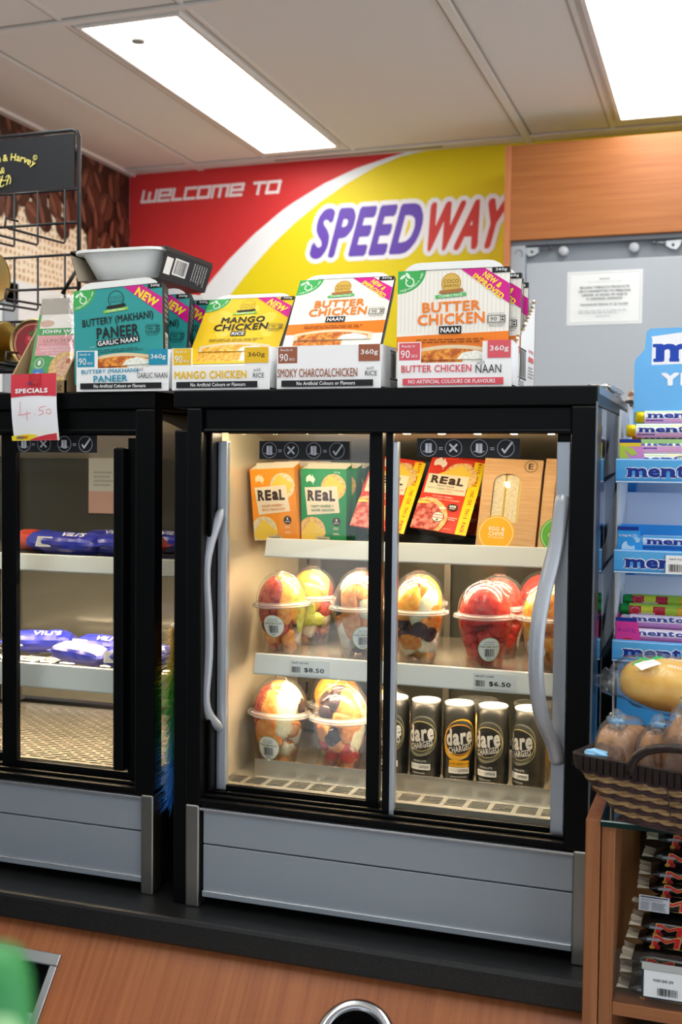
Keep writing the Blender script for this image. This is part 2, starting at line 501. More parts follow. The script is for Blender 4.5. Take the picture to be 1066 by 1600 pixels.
# ---------------------------------------------------------------- objects
def tag(o, label=None, cat=None, group=None, kind=None):
    if label: o['label'] = label
    if cat: o['category'] = cat
    if group: o['group'] = group
    if kind: o['kind'] = kind
    return o
def thing(name, label, cat, loc=(0, 0, 0), rot=(0, 0, 0), group=None, world=False):
    """an Empty at the thing's base; world=True when its parts are given in room coordinates"""
    o = bpy.data.objects.new(name, None); COL.objects.link(o)
    o.empty_display_size = 0.05
    o.location = loc; o.rotation_euler = rot
    if world: o['_w'] = list(loc)
    return tag(o, label, cat, group)
def place(o, loc, rot=(0, 0, 0), scale=None):
    o.location = loc; o.rotation_euler = rot
    if scale: o.scale = (scale, scale, scale)
    return o
def dup(root, loc, rot=(0, 0, 0), label=None, group=None, scale=None):
    """a copy of a thing with copies of its parts and sub-parts"""
    r = root.copy(); COL.objects.link(r)
    if label: r['label'] = label
    if group: r['group'] = group
    place(r, loc, rot, scale)
    for ch in list(root.children):
        c = ch.copy(); COL.objects.link(c); c.parent = r
        for g in list(ch.children):
            d = g.copy(); COL.objects.link(d); d.parent = c
    return r
def struct(o):
    o['kind'] = 'structure'; return o
def rrect(x0, x1, z0, z1, r, n=5):
    """rounded rectangle outline, counter-clockwise"""
    pts = []
    for cx, cz, a in ((x1 - r, z0 + r, -90), (x1 - r, z1 - r, 0), (x0 + r, z1 - r, 90), (x0 + r, z0 + r, 180)):
        for i in range(n + 1):
            t = rad(a + 90 * i / n); pts.append((cx + r * cos(t), cz + r * sin(t)))
    return pts

# ================================================================ the room
WHITE = C('f1f2f3', 0.5)
BLACK = C('030405', 0.36, spec=0.15)
INK = C('17181b', 0.5)

fl = MB(); fl.box(-1.35, 3.4, -4.2, 2.23, -0.05, 0, C('b3afa9', 0.4, var=0.1, vscale=3)); struct(fl.build('floor'))

wb = MB()
RED = C('d43536', 0.5, spec=0.3); YEL = C('e9d312', 0.5, spec=0.3); SWOOSH = C('eef0f2', 0.5)
wb.box(-1.45, 3.4, 2.23, 2.33, 0, 2.8, RED)
pw = Print(wb, (0, 2.2299, 2.7), (1, 0, 0), (0, 0, -1), n=(0, -1, 0), step=0.00002, clip=False)
up = [(-0.245, 2.7), (-0.33, 2.683), (-0.443, 2.655), (-0.558, 2.612), (-0.675, 2.553), (-0.72, 2.527), (-0.833, 2.446), (-0.934, 2.358), (-1.0, 2.29), (-1.047, 2.237), (-1.2, 2.0), (-1.3, 1.75)]
lo = [(-0.17, 2.7), (-0.277, 2.684), (-0.367, 2.655), (-0.481, 2.602), (-0.576, 2.546), (-0.67, 2.479), (-0.762, 2.403), (-0.84, 2.326), (-0.926, 2.23), (-1.03, 2.06), (-1.12, 1.85), (-1.15, 1.75)]
f2 = lambda L: [(x, 2.7 - z) for x, z in L]
a_, b_ = f2(up), f2(lo)
pw.emit(a_ + b_, [(i, i + 1, len(a_) + i + 1, len(a_) + i) for i in range(len(a_) - 1)], SWOOSH)
top_ = [(3.4, 0)] * len(b_)
yv = b_ + [(3.39, y) for _, y in b_]
pw.emit(yv, [(i, i + 1, len(b_) + i + 1, len(b_) + i) for i in range(len(b_) - 1)], YEL)

def strokes(pr, glyphs, x0, y0, cw, ch, gap, t, m, shear=0.0):
    """squared-off sign lettering drawn from straight strokes (unit cells, y upwards)"""
    x = x0
    for g in glyphs:
        wdt = cw * g[0]
        for line in g[1]:
            for (ax, ay), (bx, by) in zip(line, line[1:]):
                L_ = math.hypot((bx - ax) * wdt, (by - ay) * ch) or 1
                ex, ey = (bx - ax) * wdt / L_ * t / 2, (by - ay) * ch / L_ * t / 2
                A = (x + ax * wdt + ay * ch * shear - ex, y0 - ay * ch + ey); B = (x + bx * wdt + by * ch * shear + ex, y0 - by * ch - ey)
                pr.line(A[0], A[1], B[0], B[1], t, m)
        x += wdt + gap
gW = (1.25, [[(0, 1), (0, 0), (.5, 0), (.5, .8)], [(.5, 0), (1, 0.0), (1, 1)]])
ge = (1, [[(0, .5), (1, .5), (1, 1), (0, 1), (0, 0), (1, 0)]])
gL = (.8, [[(0, 1), (0, 0), (1, 0)]])
gc = (.9, [[(1, 1), (0, 1), (0, 0), (1, 0)]])
go = (1, [[(0, 0), (1, 0), (1, 1), (0, 1), (0, 0)]])
gm = (1.35, [[(0, 0), (0, 1), (1, 1), (1, 0)], [(.5, 1), (.5, 0)]])
gT = (.95, [[(0, 1), (1, 1)], [(.5, 1), (.5, 0)]])
strokes(pw, [gW, ge, gL, gc, go, gm, ge, (.35, []), gT, go], -1.298, 2.7 - 2.593, 0.0445, 0.038, 0.0145, 0.0105, C('f3e9ea', 0.5), shear=0.28)
def outlined(pr, s, cx, cy, w, h, m, mo, o, ok=1.0, **k):
    for i in range(10):
        a = 2 * pi * i / 10
        pr.text(s, cx + o * cos(a), cy + o * ok * sin(a), w, h, mo, **k)
    pr.text(s, cx, cy, w, h, m, **k)
PURPLE = C('6240ae', 0.5); LRED = C('d23a34', 0.5)
for s, cx, w, h, cz in (('SPEED', -0.397, 0.44 - 0.04, 0.18, 2.4325), ('WAY', -0.045, 0.32 - 0.04, 0.172, 2.433)):
    outlined(pw, s, cx, 2.7 - cz, w, h, PURPLE if s == 'SPEED' else LRED, C('f4f3f6', 0.5), 0.0165, bold=0.05, shear=0.27, res=5)
struct(wb.build('wall_back'))

wl = MB(); wl.box(-1.45, -1.35, -4.2, 2.33, 0, 2.8, C('e6e8e8', 0.6))
pl = Print(wl, (-1.3499, 0, 2.7), (0, 1, 0), (0, 0, -1), n=(1, 0, 0), step=0.00002, clip=False)
pl.poly([(-1.0, 0), (-1.0, 0.505), (2.229, 0.515), (2.229, 0)], burlap())
pl.poly([(-1.0, 0), (-1.0, 0.25), (1.2, 0.27), (1.5, 0.25), (1.75, 0.2), (1.95, 0.3), (2.05, 0.27), (2.229, 0.36), (2.229, 0)], C('33180f', 0.5))
rb = random.Random(11)
for iy in range(6):
    for ix in range(22):
        cy = 0.25 + ix * 0.095 + (iy % 2) * 0.05 + rb.uniform(-.015, .015); cz = 0.02 + iy * 0.068 + rb.uniform(-.012, .012)
        if cy > 2.19: continue
        lim = 0.30 if cy < 1.8 else (0.24 if cy < 1.92 else 0.375)
        if cz > lim: continue
        r0 = rb.uniform(0.036, 0.046); ro = rb.choice((-25, -10, 10, 20, 35, 60)) + 90
        col = rb.choice(('42200f', '51291a', '351a10', '5d3323'))
        pl.ell(cy, cz, r0 * 1.18, r0, C(col, 0.45), rot=ro, n=20)
        d = (cos(rad(ro)), -sin(rad(ro)))
        pl.line(cy - d[0] * r0 * 1.0, cz - d[1] * r0, cy + d[0] * r0, cz + d[1] * r0, 0.007, C('26110a', 0.5))
        pl.ell(cy + d[1] * r0 * .5, cz + d[0] * r0 * .3, r0 * 1.0, r0 * .28, C('7a4a37', 0.45), rot=ro, n=14)
struct(wl.build('wall_left'))
dr = MB()
dr.box(-1.35, -1.325, 0.5, 1.40, 0.02, 2.1, C('e9ecec', 0.45)); dr.box(-1.35, -1.318, 1.40, 1.475, 0, 2.17, C('99a3ad', 0.4)); dr.box(-1.35, -1.318, 0.42, 0.5, 0, 2.17, C('99a3ad', 0.4)); dr.box(-1.35, -1.318, 0.42, 1.475, 2.1, 2.17, C('99a3ad', 0.4))
struct(dr.build('door_1', bevel=0.003))

cl = MB(); TILE = C('dedbd6', 0.8, spec=0.1, bump=0.25, bscale=260.0); TEE = C('dcd9d4', 0.5)
cl.box(-1.45, 3.4, -4.2, 2.33, 2.7, 2.8, TILE)
for x in (-1.05, 0.175, 1.40, 2.625):  # grey strips beside the rails and cross tees paint their thin shade lines
    cl.box(x - 0.012, x + 0.012, -4.2, 2.23, 2.6925, 2.7, TEE); cl.box(x - 0.020, x - 0.0135, -4.2, 2.23, 2.6985, 2.7, C('aaa49b', 0.7)); cl.box(x + 0.0135, x + 0.020, -4.2, 2.23, 2.6985, 2.7, C('aaa49b', 0.7))
for x in (-0.76, -0.425, 0.456, 0.80): cl.box(x - 0.006, x + 0.006, -4.2, 2.16, 2.6975, 2.7, TEE); cl.box(x - 0.013, x - 0.0075, -4.2, 2.16, 2.699, 2.7, C('b5afa6', 0.7))
for y in (2.165, 0.865, -0.435, -1.735, -3.035):
    cl.box(-1.35, 3.4, y - 0.012, y + 0.012, 2.693, 2.7, TEE); cl.box(-1.35, 3.4, y - 0.02, y - 0.0135, 2.6985, 2.7, C('aaa49b', 0.7))
cl.box(-1.35, 3.4, 2.205, 2.23, 2.6975, 2.7, TEE); cl.box(-1.35, -1.325, -4.2, 2.23, 2.69, 2.7, TEE)
cl.box(-0.74, -0.12, 2.196, 2.204, 2.697, 2.7, C('33302d', 0.7))  # thin dark strip painting the shadow gap where ceiling meets back wall
struct(cl.build('ceiling'))

def troffer(x0, x1, y0, y1, label, dot=False):
    t = thing('ceiling_light', label, 'light', ((x0 + x1) / 2, (y0 + y1) / 2, 2.695), group='ceiling light panels', world=True)
    f = MB()
    for bx in ((x0 - .012, x0, y0 - .012, y1 + .012), (x1, x1 + .012, y0 - .012, y1 + .012), (x0, x1, y0 - .012, y0), (x0, x1, y1, y1 + .012)):
        f.box(*bx, 2.688, 2.7, C('dcd8d2', 0.4))
    f.build('frame', t)
    d = MB(); d.box(x0, x1, y0, y1, 2.6905, 2.6985, glow('fdfbf6', PANEL_LIGHT)); d.build('diffuser', t)
    if dot:
        s = MB(); s.lathe([(0.017, 0), (0.017, -0.006), (0.001, -0.007)], C('8e8a84', 0.6), c=(-0.628, 1.005, 2.6905)); s.build('sensor_cap', t)
troffer(-0.725, -0.46, 0.893, 2.065, 'narrow glowing ceiling panel with a small round sensor, nearer the coffee bean wall', dot=True)
troffer(0.492, 0.757, 0.893, 2.04, 'narrow glowing ceiling panel above the wood laminate tobacco cabinet')
for i, (x, y) in enumerate(((-0.725, -0.80), (0.492, -0.80), (1.717, 0.893), (1.717, -0.80), (-0.725, -1.7), (0.492, -1.7), (1.717, -1.7))):
    troffer(x, x + 0.265, y, y + 1.17, 'narrow glowing ceiling panel out over the shop floor')

# tobacco cabinet on the back wall
tc_ = thing('storage_cabinet', 'tall wood laminate cabinet with grey metal shutter against the yellow wall', 'cabinet', (0.9, 2.08, 0.0), world=True)
WOODT = wood('wood_cherry', '9c5a2b', 'b2703c', 0)
WOODZ = wood('wood_cherry_upright', 'b56a3e', 'cb8250', 2)
m = MB(); m.box(0.1515, 1.62, 1.93, 1.95, 2.312, 2.606, WOODT); m.build('top_panel', tc_, bevel=0.002)
m = MB(); m.box(0.1500, 0.169, 1.926, 2.225, 0.0, 2.606, WOODZ); m.build('side_panel', tc_, bevel=0.0015)
m = MB(); m.box(1.601, 1.62, 1.9265, 2.225, 0.0, 2.606, WOODZ); m.build('side_panel', tc_, bevel=0.0015)
GREY = C('aeb4bb', 0.42, spec=0.4); GREYD = C('8d949c', 0.4)
m = MB(); m.box(0.169, 1.60, 1.975, 2.2, 2.235, 2.312, GREYD); m.box(0.169, 1.6, 1.945, 1.975, 2.297, 2.312, C('6f757c', 0.45)); m.build('lock_rail', tc_, bevel=0.002)
m = MB(); m.box(0.1695, 0.216, 1.94, 1.975, 0.05, 2.297, C('a3aab1', 0.4));
m.tube([(0.197 + .012 * cos(rad(a)), 1.939, 2.272 + .012 * sin(rad(a))) for a in range(-60, 200, 20)], 0.0025, C('8d949b', .4)); m.build('jamb', tc_, bevel=0.002)
m = MB(); m.box(0.217, 1.60, 1.950, 1.968, 0.05, 2.243, GREY); m.build('shutter', tc_, bevel=0.003)
for x in (0.333, 0.546, 0.95, 1.25):
    m = MB(); M_ = Matrix.Translation((x, 1.973, 2.276)) @ Matrix.Rotation(rad(90), 4, 'X')
    m.lathe([(0.0145, 0), (0.0145, 0.022), (0.0135, 0.0245), (0.0001, 0.025)], C('b9bec3', 0.4), n=28, M=M_); m.build('knob', tc_)
for x, s in ((0.235, 1), (0.66, -1)):
    m = MB()
    pts = [(x - .025 * s, 1.956, 2.293), (x + .022 * s, 1.956, 2.291), (x + .022 * s, 1.956, 2.279), (x + .008 * s, 1.956, 2.268), (x - .010 * s, 1.956, 2.264), (x - .02 * s, 1.956, 2.276)]
    if s < 0: pts.reverse()
    m.prism(pts, (0, 0.008, 0), C('c3c8cc', 0.35, metal=0.4))
    M_ = Matrix.Translation((x, 1.954, 2.278)) @ Matrix.Rotation(rad(90), 4, 'X'); m.lathe([(0.004, -.004), (0.004, 0.002)], C('3a3d41', .5), M=M_, cap1=True, n=16)
    m.tube([(x + .02 * s, 1.952, 2.284), (x + .05 * s, 1.952, 2.286)], 0.0035, C('84898f', 0.3, metal=0.8)); m.tube([(x + .05 * s, 1.952, 2.286), (x + .062 * s, 1.952, 2.287)], 0.0055, C('5d6166', 0.4, metal=0.6))
    m.build('latch', tc_, bevel=0.001)
m = MB(); m.box(0.1695, 1.6, 2.0, 2.225, 0.0, 2.23, C('777d84', 0.5)); m.build('carcass', tc_)

ns = MB(); ns.box(0.3475, 0.5735, 1.9488, 1.9498, 2.045, 2.2085, C('e9eceb', 0.5))
p = front(ns, 0.3475, 0.5735, 2.2085, 2.045, 1.9487, step=0.0002)
gl_ = C('b7bcc0', 0.5); dk_ = C('50555b', 0.5)
for a in ((.025, .035, .975, .045), (.025, .955, .975, .965), (.025, .035, .032, .965), (.968, .035, .975, .965)): p.rect(*a, gl_)
p.text('NOTICE', .5, .15, .13, .028, dk_).text('Public Health (Tobacco) Act (2008)', .5, .205, .46, .028, gl_, bold=0)
for i, (s, w) in enumerate((('SELLING TOBACCO PRODUCTS', .66), ('OR E-CIGARETTES TO PERSONS', .69), ('UNDER 18 YEARS OF AGE IS', .60), ('A CRIMINAL OFFENCE', .475))):
    p.text(s, .5, .305 + i * .072, w, .042, dk_)
p.text('MAXIMUM PENALTY $110,000', .5, .63, .63, .044, dk_)
p.lines(.16, .72, .84, .80, 2, gl_); p.lines(.39, .83, .61, .87, 1, gl_)
tag(ns.build('notice_sign'), 'white printed notice about tobacco sales stuck on the grey shutter', 'sign')

# ================================================================ counter
SPECK = two_tone('black_speckled_laminate', '0d0e0f', '2a2b2d', 420.0, 0.48, 0.76, rough=0.42)
ct = MB(); r_ = 0.006
prof = [(-0.053, 0.862), (-0.053, 0.894), (-0.051, 0.8985), (-0.0465, 0.9), (0.62, 0.9), (0.62, 0.856), (-0.047, 0.856), (-0.0515, 0.858)]
ct.prism([(-1.34, y, z) for y, z in prof], (2.0, 0, 0), SPECK)
tag(ct.build('worktop'), 'black speckled laminate worktop carrying both display fridges', 'worktop')
ca, sa = cos(rad(50)), sin(rad(50))
def slope(x, s, n=0.0):     # point on the sloping counter front: s down the slope, n out of it
    return (x, -0.03 - s * ca - n * sa, 0.856 - s * sa + n * ca)
cf = MB(); WOODC = wood('wood_counter_front', '894c29', 'a5643a', (1, 2), 0.4)
def slab(mb, x0, x1, s0, s1, n0, n1, m_):
    mb.hexa([slope(x0, s1, n0), slope(x1, s1, n0), slope(x1, s0, n0), slope(x0, s0, n0), slope(x0, s1, n1), slope(x1, s1, n1), slope(x1, s0, n1), slope(x0, s0, n1)], m_)
# the board is built round the two openings (rubbish hole and napkin inset)
HX, HS, HR = 0.343, 0.101, 0.046
IX0, IX1, IS0, IS1 = -0.41, -0.172, 0.062, 0.30
slab(cf, -1.34, IX0, 0, 0.42, -0.018, 0, WOODC); slab(cf, IX0, IX1, 0, IS0, -0.018, 0, WOODC); slab(cf, IX0, IX1, IS1, 0.42, -0.018, 0, WOODC)
slab(cf, IX1, HX - .06, 0, 0.42, -0.018, 0, WOODC); slab(cf, HX + .06, 0.66, 0, 0.42, -0.018, 0, WOODC)
slab(cf, HX - .06, HX + .06, 0, HS - .06, -0.018, 0, WOODC); slab(cf, HX - .06, HX + .06, HS + .06, 0.42, -0.018, 0, WOODC)
N_ = 40
for i in range(N_):
    a0, a1 = 2 * pi * i / N_, 2 * pi * (i + 1) / N_
    def sq(a):
        c, s = cos(a), sin(a); k = 0.06 / max(abs(c), abs(s)); return (HX + c * k, HS + s * k)
    q0, q1 = sq(a0), sq(a1); h0 = (HX + HR * cos(a0), HS + HR * sin(a0)); h1 = (HX + HR * cos(a1), HS + HR * sin(a1))
    cf.poly([slope(*q0), slope(*h0), slope(*h1), slope(*q1)], WOODC)
    cf.poly([slope(*h0), slope(*h0, -.018), slope(*h1, -.018), slope(*h1)], WOODC)
cf.poly([slope(-1.34, 0.42), slope(0.66, 0.42), (0.66, slope(0, .42)[1], 0), (-1.34, slope(0, .42)[1], 0)], WOODC)
cf.box(-1.34, 0.66, 0.58, 0.6, 0.0, 0.84, C('3a2a20', .6)); 
tag(cf.build('counter_front'), 'orange brown wood laminate counter front sloping out below the black worktop', 'counter')
# chrome ring of the rubbish hole
Ms = Matrix(((1, 0, 0, 0), (0, -ca, -sa, 0), (0, -sa, ca, 0), (0, 0, 0, 1)))
rg = thing('rubbish_chute', 'round chrome rubbish hole set in the wood counter front', 'bin', slope(HX, HS), world=True)
M_ = Matrix.Translation(slope(HX, HS)) @ Ms
CHROME = brushed('brushed_chrome', 'b9bcc0', 0.22, 0, bump=0.03)
m = MB(); m.lathe([(0.0445, -0.02), (0.0445, 0.003), (0.046, 0.0055), (0.058, 0.0045), (0.0615, 0.002), (0.0615, 0.0002)], CHROME, n=56, M=M_); m.build('ring', rg)
m = MB(); m.lathe([(0.0444, -0.02), (0.044, -0.16), (0.001, -0.165)], C('050505', .7), n=40, M=M_); m.build('liner', rg)
# stainless napkin inset
iv = thing('napkin_dispenser', 'stainless framed napkin recess let into the wood counter front', 'dispenser', slope((IX0 + IX1) / 2, .18), world=True)
STEEL = brushed('brushed_steel', 'aeb2b5', 0.3, 0, bump=0.05)
m = MB()
slab(m, IX0 - .01, IX1 + .0095, IS0 - .011, IS0 + .008, 0.0, 0.004, STEEL); slab(m, IX0 - .01, IX1 + .0095, IS1 - .008, IS1 + .01, 0.0, 0.004, STEEL)
slab(m, IX1 - .004, IX1 + .0095, IS0 + .008, IS1 - .008, 0.0, 0.004, STEEL); slab(m, IX0 - .01, IX0 + .008, IS0 + .008, IS1 - .008, 0.0, 0.004, STEEL)
m.build('frame', iv, bevel=0.0015)
m = MB(); slab(m, IX0 + .001, IX1 - .001, IS0 + .001, IS1 - .001, -0.10, -0.098, C('303234', .35, metal=.6))
slab(m, IX0 + .001, IX1 - .001, IS0 + .001, IS0 + .003, -0.098, 0, C('3a3c3e', .35, metal=.7)); slab(m, IX1 - .003, IX1 - .001, IS0 + .003, IS1 - .003, -0.098, 0, C('3a3c3e', .35, metal=.7))
slab(m, IX0 + .001, IX0 + .003, IS0 + .003, IS1 - .003, -0.098, 0, C('3a3c3e', .35, metal=.7)); slab(m, IX0 + .003, IX1 - .003, IS1 - .003, IS1 - .001, -0.098, 0, C('3a3c3e', .35, metal=.7)); m.build('recess', iv)
m = MB()
for i in range(7):
    s0 = .135 + i * .011; slab(m, IX0 + .01, IX1 - .006, s0, s0 + .009, -.06 + i * .002, -.045 + i * .002, C('e6e9ee' if i % 3 else 'c9d2dc', .6))
p = Print(m, slope(IX0 + .01, .15, -.028), Vector(slope(IX1, .15)) - Vector(slope(IX0 + .016, .15)), Vector(slope(0, .21)) - Vector(slope(0, .15)), step=0.0004)
for i in range(4): p.rect(.05, .1 + .2 * i, .3, .16 + .2 * i, C('b04a55', .5)); p.rect(.7, .1 + .2 * i, .93, .17 + .2 * i, C('b04a55', .5))
tag(m.build('paper_napkins'), 'white paper napkins with red print stacked in the stainless recess', 'napkins', kind='stuff')

# ================================================================ display fridges
STAIN = brushed('fridge_stainless', 'ded4bc', 0.25, 2, metal=0.45, bump=0.04)
STAINH = brushed('fridge_stainless_flat', 'd3cdbf', 0.24, 1, metal=0.7, bump=0.06)
PANEL = C('98a1ab', 0.36, metal=0.35, spec=0.5, bump=0.05, bscale=900)
ALU = brushed('anodised_aluminium', 'c3cbd6', 0.33, 2, metal=0.75, bump=0.03)
POST = brushed('post_steel', '9c9a94', 0.34, 0, bump=0.1)
GLASS = clear('door_glass', (0.95, 0.97, 0.96), 1.0, 0.0, ior=1.45)
SIDEGLASS = C('07080b', 0.03, spec=1.0)
RAIL = C('dfe3e3', 0.35, spec=0.5)
GREYH = C('a9aeb6', 0.32, metal=0.35, spec=0.5)

def sticker(door, x0, x1, zt, zb, y):
    """black door sticker: door ajar = cross, door shut = tick"""
    m = MB(); m.box(x0, x1, y, y + 0.0006, zb, zt, C('121316', .45))
    p = front(m, x0, x1, zt, zb, y, step=0.0001); w_ = C('c9cbd6', .5); l_ = C('a4a6b2', .5)
    for i, cx in enumerate((.115, .362, .61, .865)):
        p.ring(cx, .5, .083, .083, .006, l_)
    for cx, sh in ((.115, 0), (.61, 1)):
        p.rect(cx - .032, .26, cx + .032, .72, w_); p.rect(cx - .03 + .02 * sh, .68, cx + .03, .76, w_)
        p.rect(cx - .003, .27, cx + .003, .72, C('6d6f7a', .5)); p.rect(cx - .055, .66, cx - .025, .69, w_); p.rect(cx + .025, .66, cx + .055, .69, w_); p.rect(cx - .024, .3, cx - .01, .6, C('e6e7ef', .5))
    for cx in (.238, .738): p.rect(cx - .02, .47, cx + .02, .50, w_); p.rect(cx - .02, .56, cx + .02, .59, w_)
    p.line(.325, .30, .40, .70, .019, w_); p.line(.40, .30, .325, .70, .019, w_)
    p.line(.83, .52, .86, .74, .018, w_); p.line(.852, .74, .93, .17, .018, w_)
    return m.build('sticker', door)

def price_card(mb, x0, x1, zt, zb, y, head, price, head2=None):
    mb.box(x0, x1, y, y + .0005, zb, zt, C('f4f5f4', .45))
    p = front(mb, x0, x1, zt, zb, y, step=0.0001); k_ = C('2b2c2e', .5)
    p.text(head, .27, .22, .42, .12, k_, bold=.02); p.barcode(.05, .48, .28, .88, k_, 16)
    p.text(price, .62, .68, .5, .34, k_, bold=.03)

def rail_profile(y, zt, zb):
    return [(y + .004, zt), (y - .004, zb + .002), (y - .003, zb), (y + .012, zb - .001), (y + .016, zb + .004), (y + .012, zt + .0), (y + .008, zt + .0015)]

def shelf(root, X0, Y0, x0, x1, y, zt, zb, cards=(), wire=False, led=True, depth=0.33):
    m = MB()
    if not wire:
        m.box(X0 + x0, X0 + x1, Y0 + y + .012, Y0 + y + depth, zt - .008, zt - .004, STAINH)
    else:
        for k in range(15):
            x = X0 + x0 + .012 + k * (x1 - x0 - .024) / 14; m.tube([(x, Y0 + y + .012, zt - .008), (x, Y0 + y + depth, zt - .008)], .0019, C('c9ccce', .25, metal=.8), n=6)
        for yy in (.03, .18, depth - .01): m.tube([(X0 + x0, Y0 + y + yy, zt - .0115), (X0 + x1, Y0 + y + yy, zt - .0115)], .0025, C('c9ccce', .25, metal=.8), n=6)
    m.box(X0 + x0, X0 + x0 + .004, Y0 + y + .014, Y0 + y + depth, zt - .022, zt - .008, STAINH); m.box(X0 + x1 - .004, X0 + x1, Y0 + y + .014, Y0 + y + depth, zt - .022, zt - .008, STAINH)
    s = m.build('shelf', root)
    r = MB(); pr = rail_profile(Y0 + y, zt, zb)
    r.prism([(X0 + x0, a, b) for a, b in pr], (x1 - x0, 0, 0), RAIL)
    r.box(X0 + x0, X0 + x1, Y0 + y - .0008, Y0 + y + .004, zb + .0045, zb + .006, C('b9bdbd', .4))
    s.parent = root
    ro = r.build('price_rail', root); ro.parent = s; ro.location = (0, 0, 0)
    for (cx0, cx1, head, price) in cards:
        c = MB(); price_card(c, X0 + cx0, X0 + cx1, zt - .003, zb + .005, Y0 + y - .0052, head, price)
        co = c.build('price_label', root); co.parent = s
    if led:
        l = MB(); l.box(X0 + x0 + .01, X0 + x1 - .01, Y0 + y + .018, Y0 + y + .026, zb + .003, zb + .006, glow('ffdcb0', SHELF_LIGHT * 1.7)); l.box(X0 + x0 + .008, X0 + x1 - .008, Y0 + y + .014, Y0 + y + .032, zb + .006, zb + .010, C('d9d6cd', .4))
        l.box(X0 + x0 + .03, X0 + x1 - .03, Y0 + y + .095, Y0 + y + .112, zt - .0125, zt - .0085, C('d9d6cd', .4)); l.box(X0 + x0 + .035, X0 + x1 - .035, Y0 + y + .099, Y0 + y + .108, zt - .0145, zt - .0125, glow('ffe0b8', SHELF_LIGHT * (.6 if wire else (1.7 if zt > 1.4 else .9))))
        lo_ = l.build('led_strip', root); lo_.parent = s
    return s

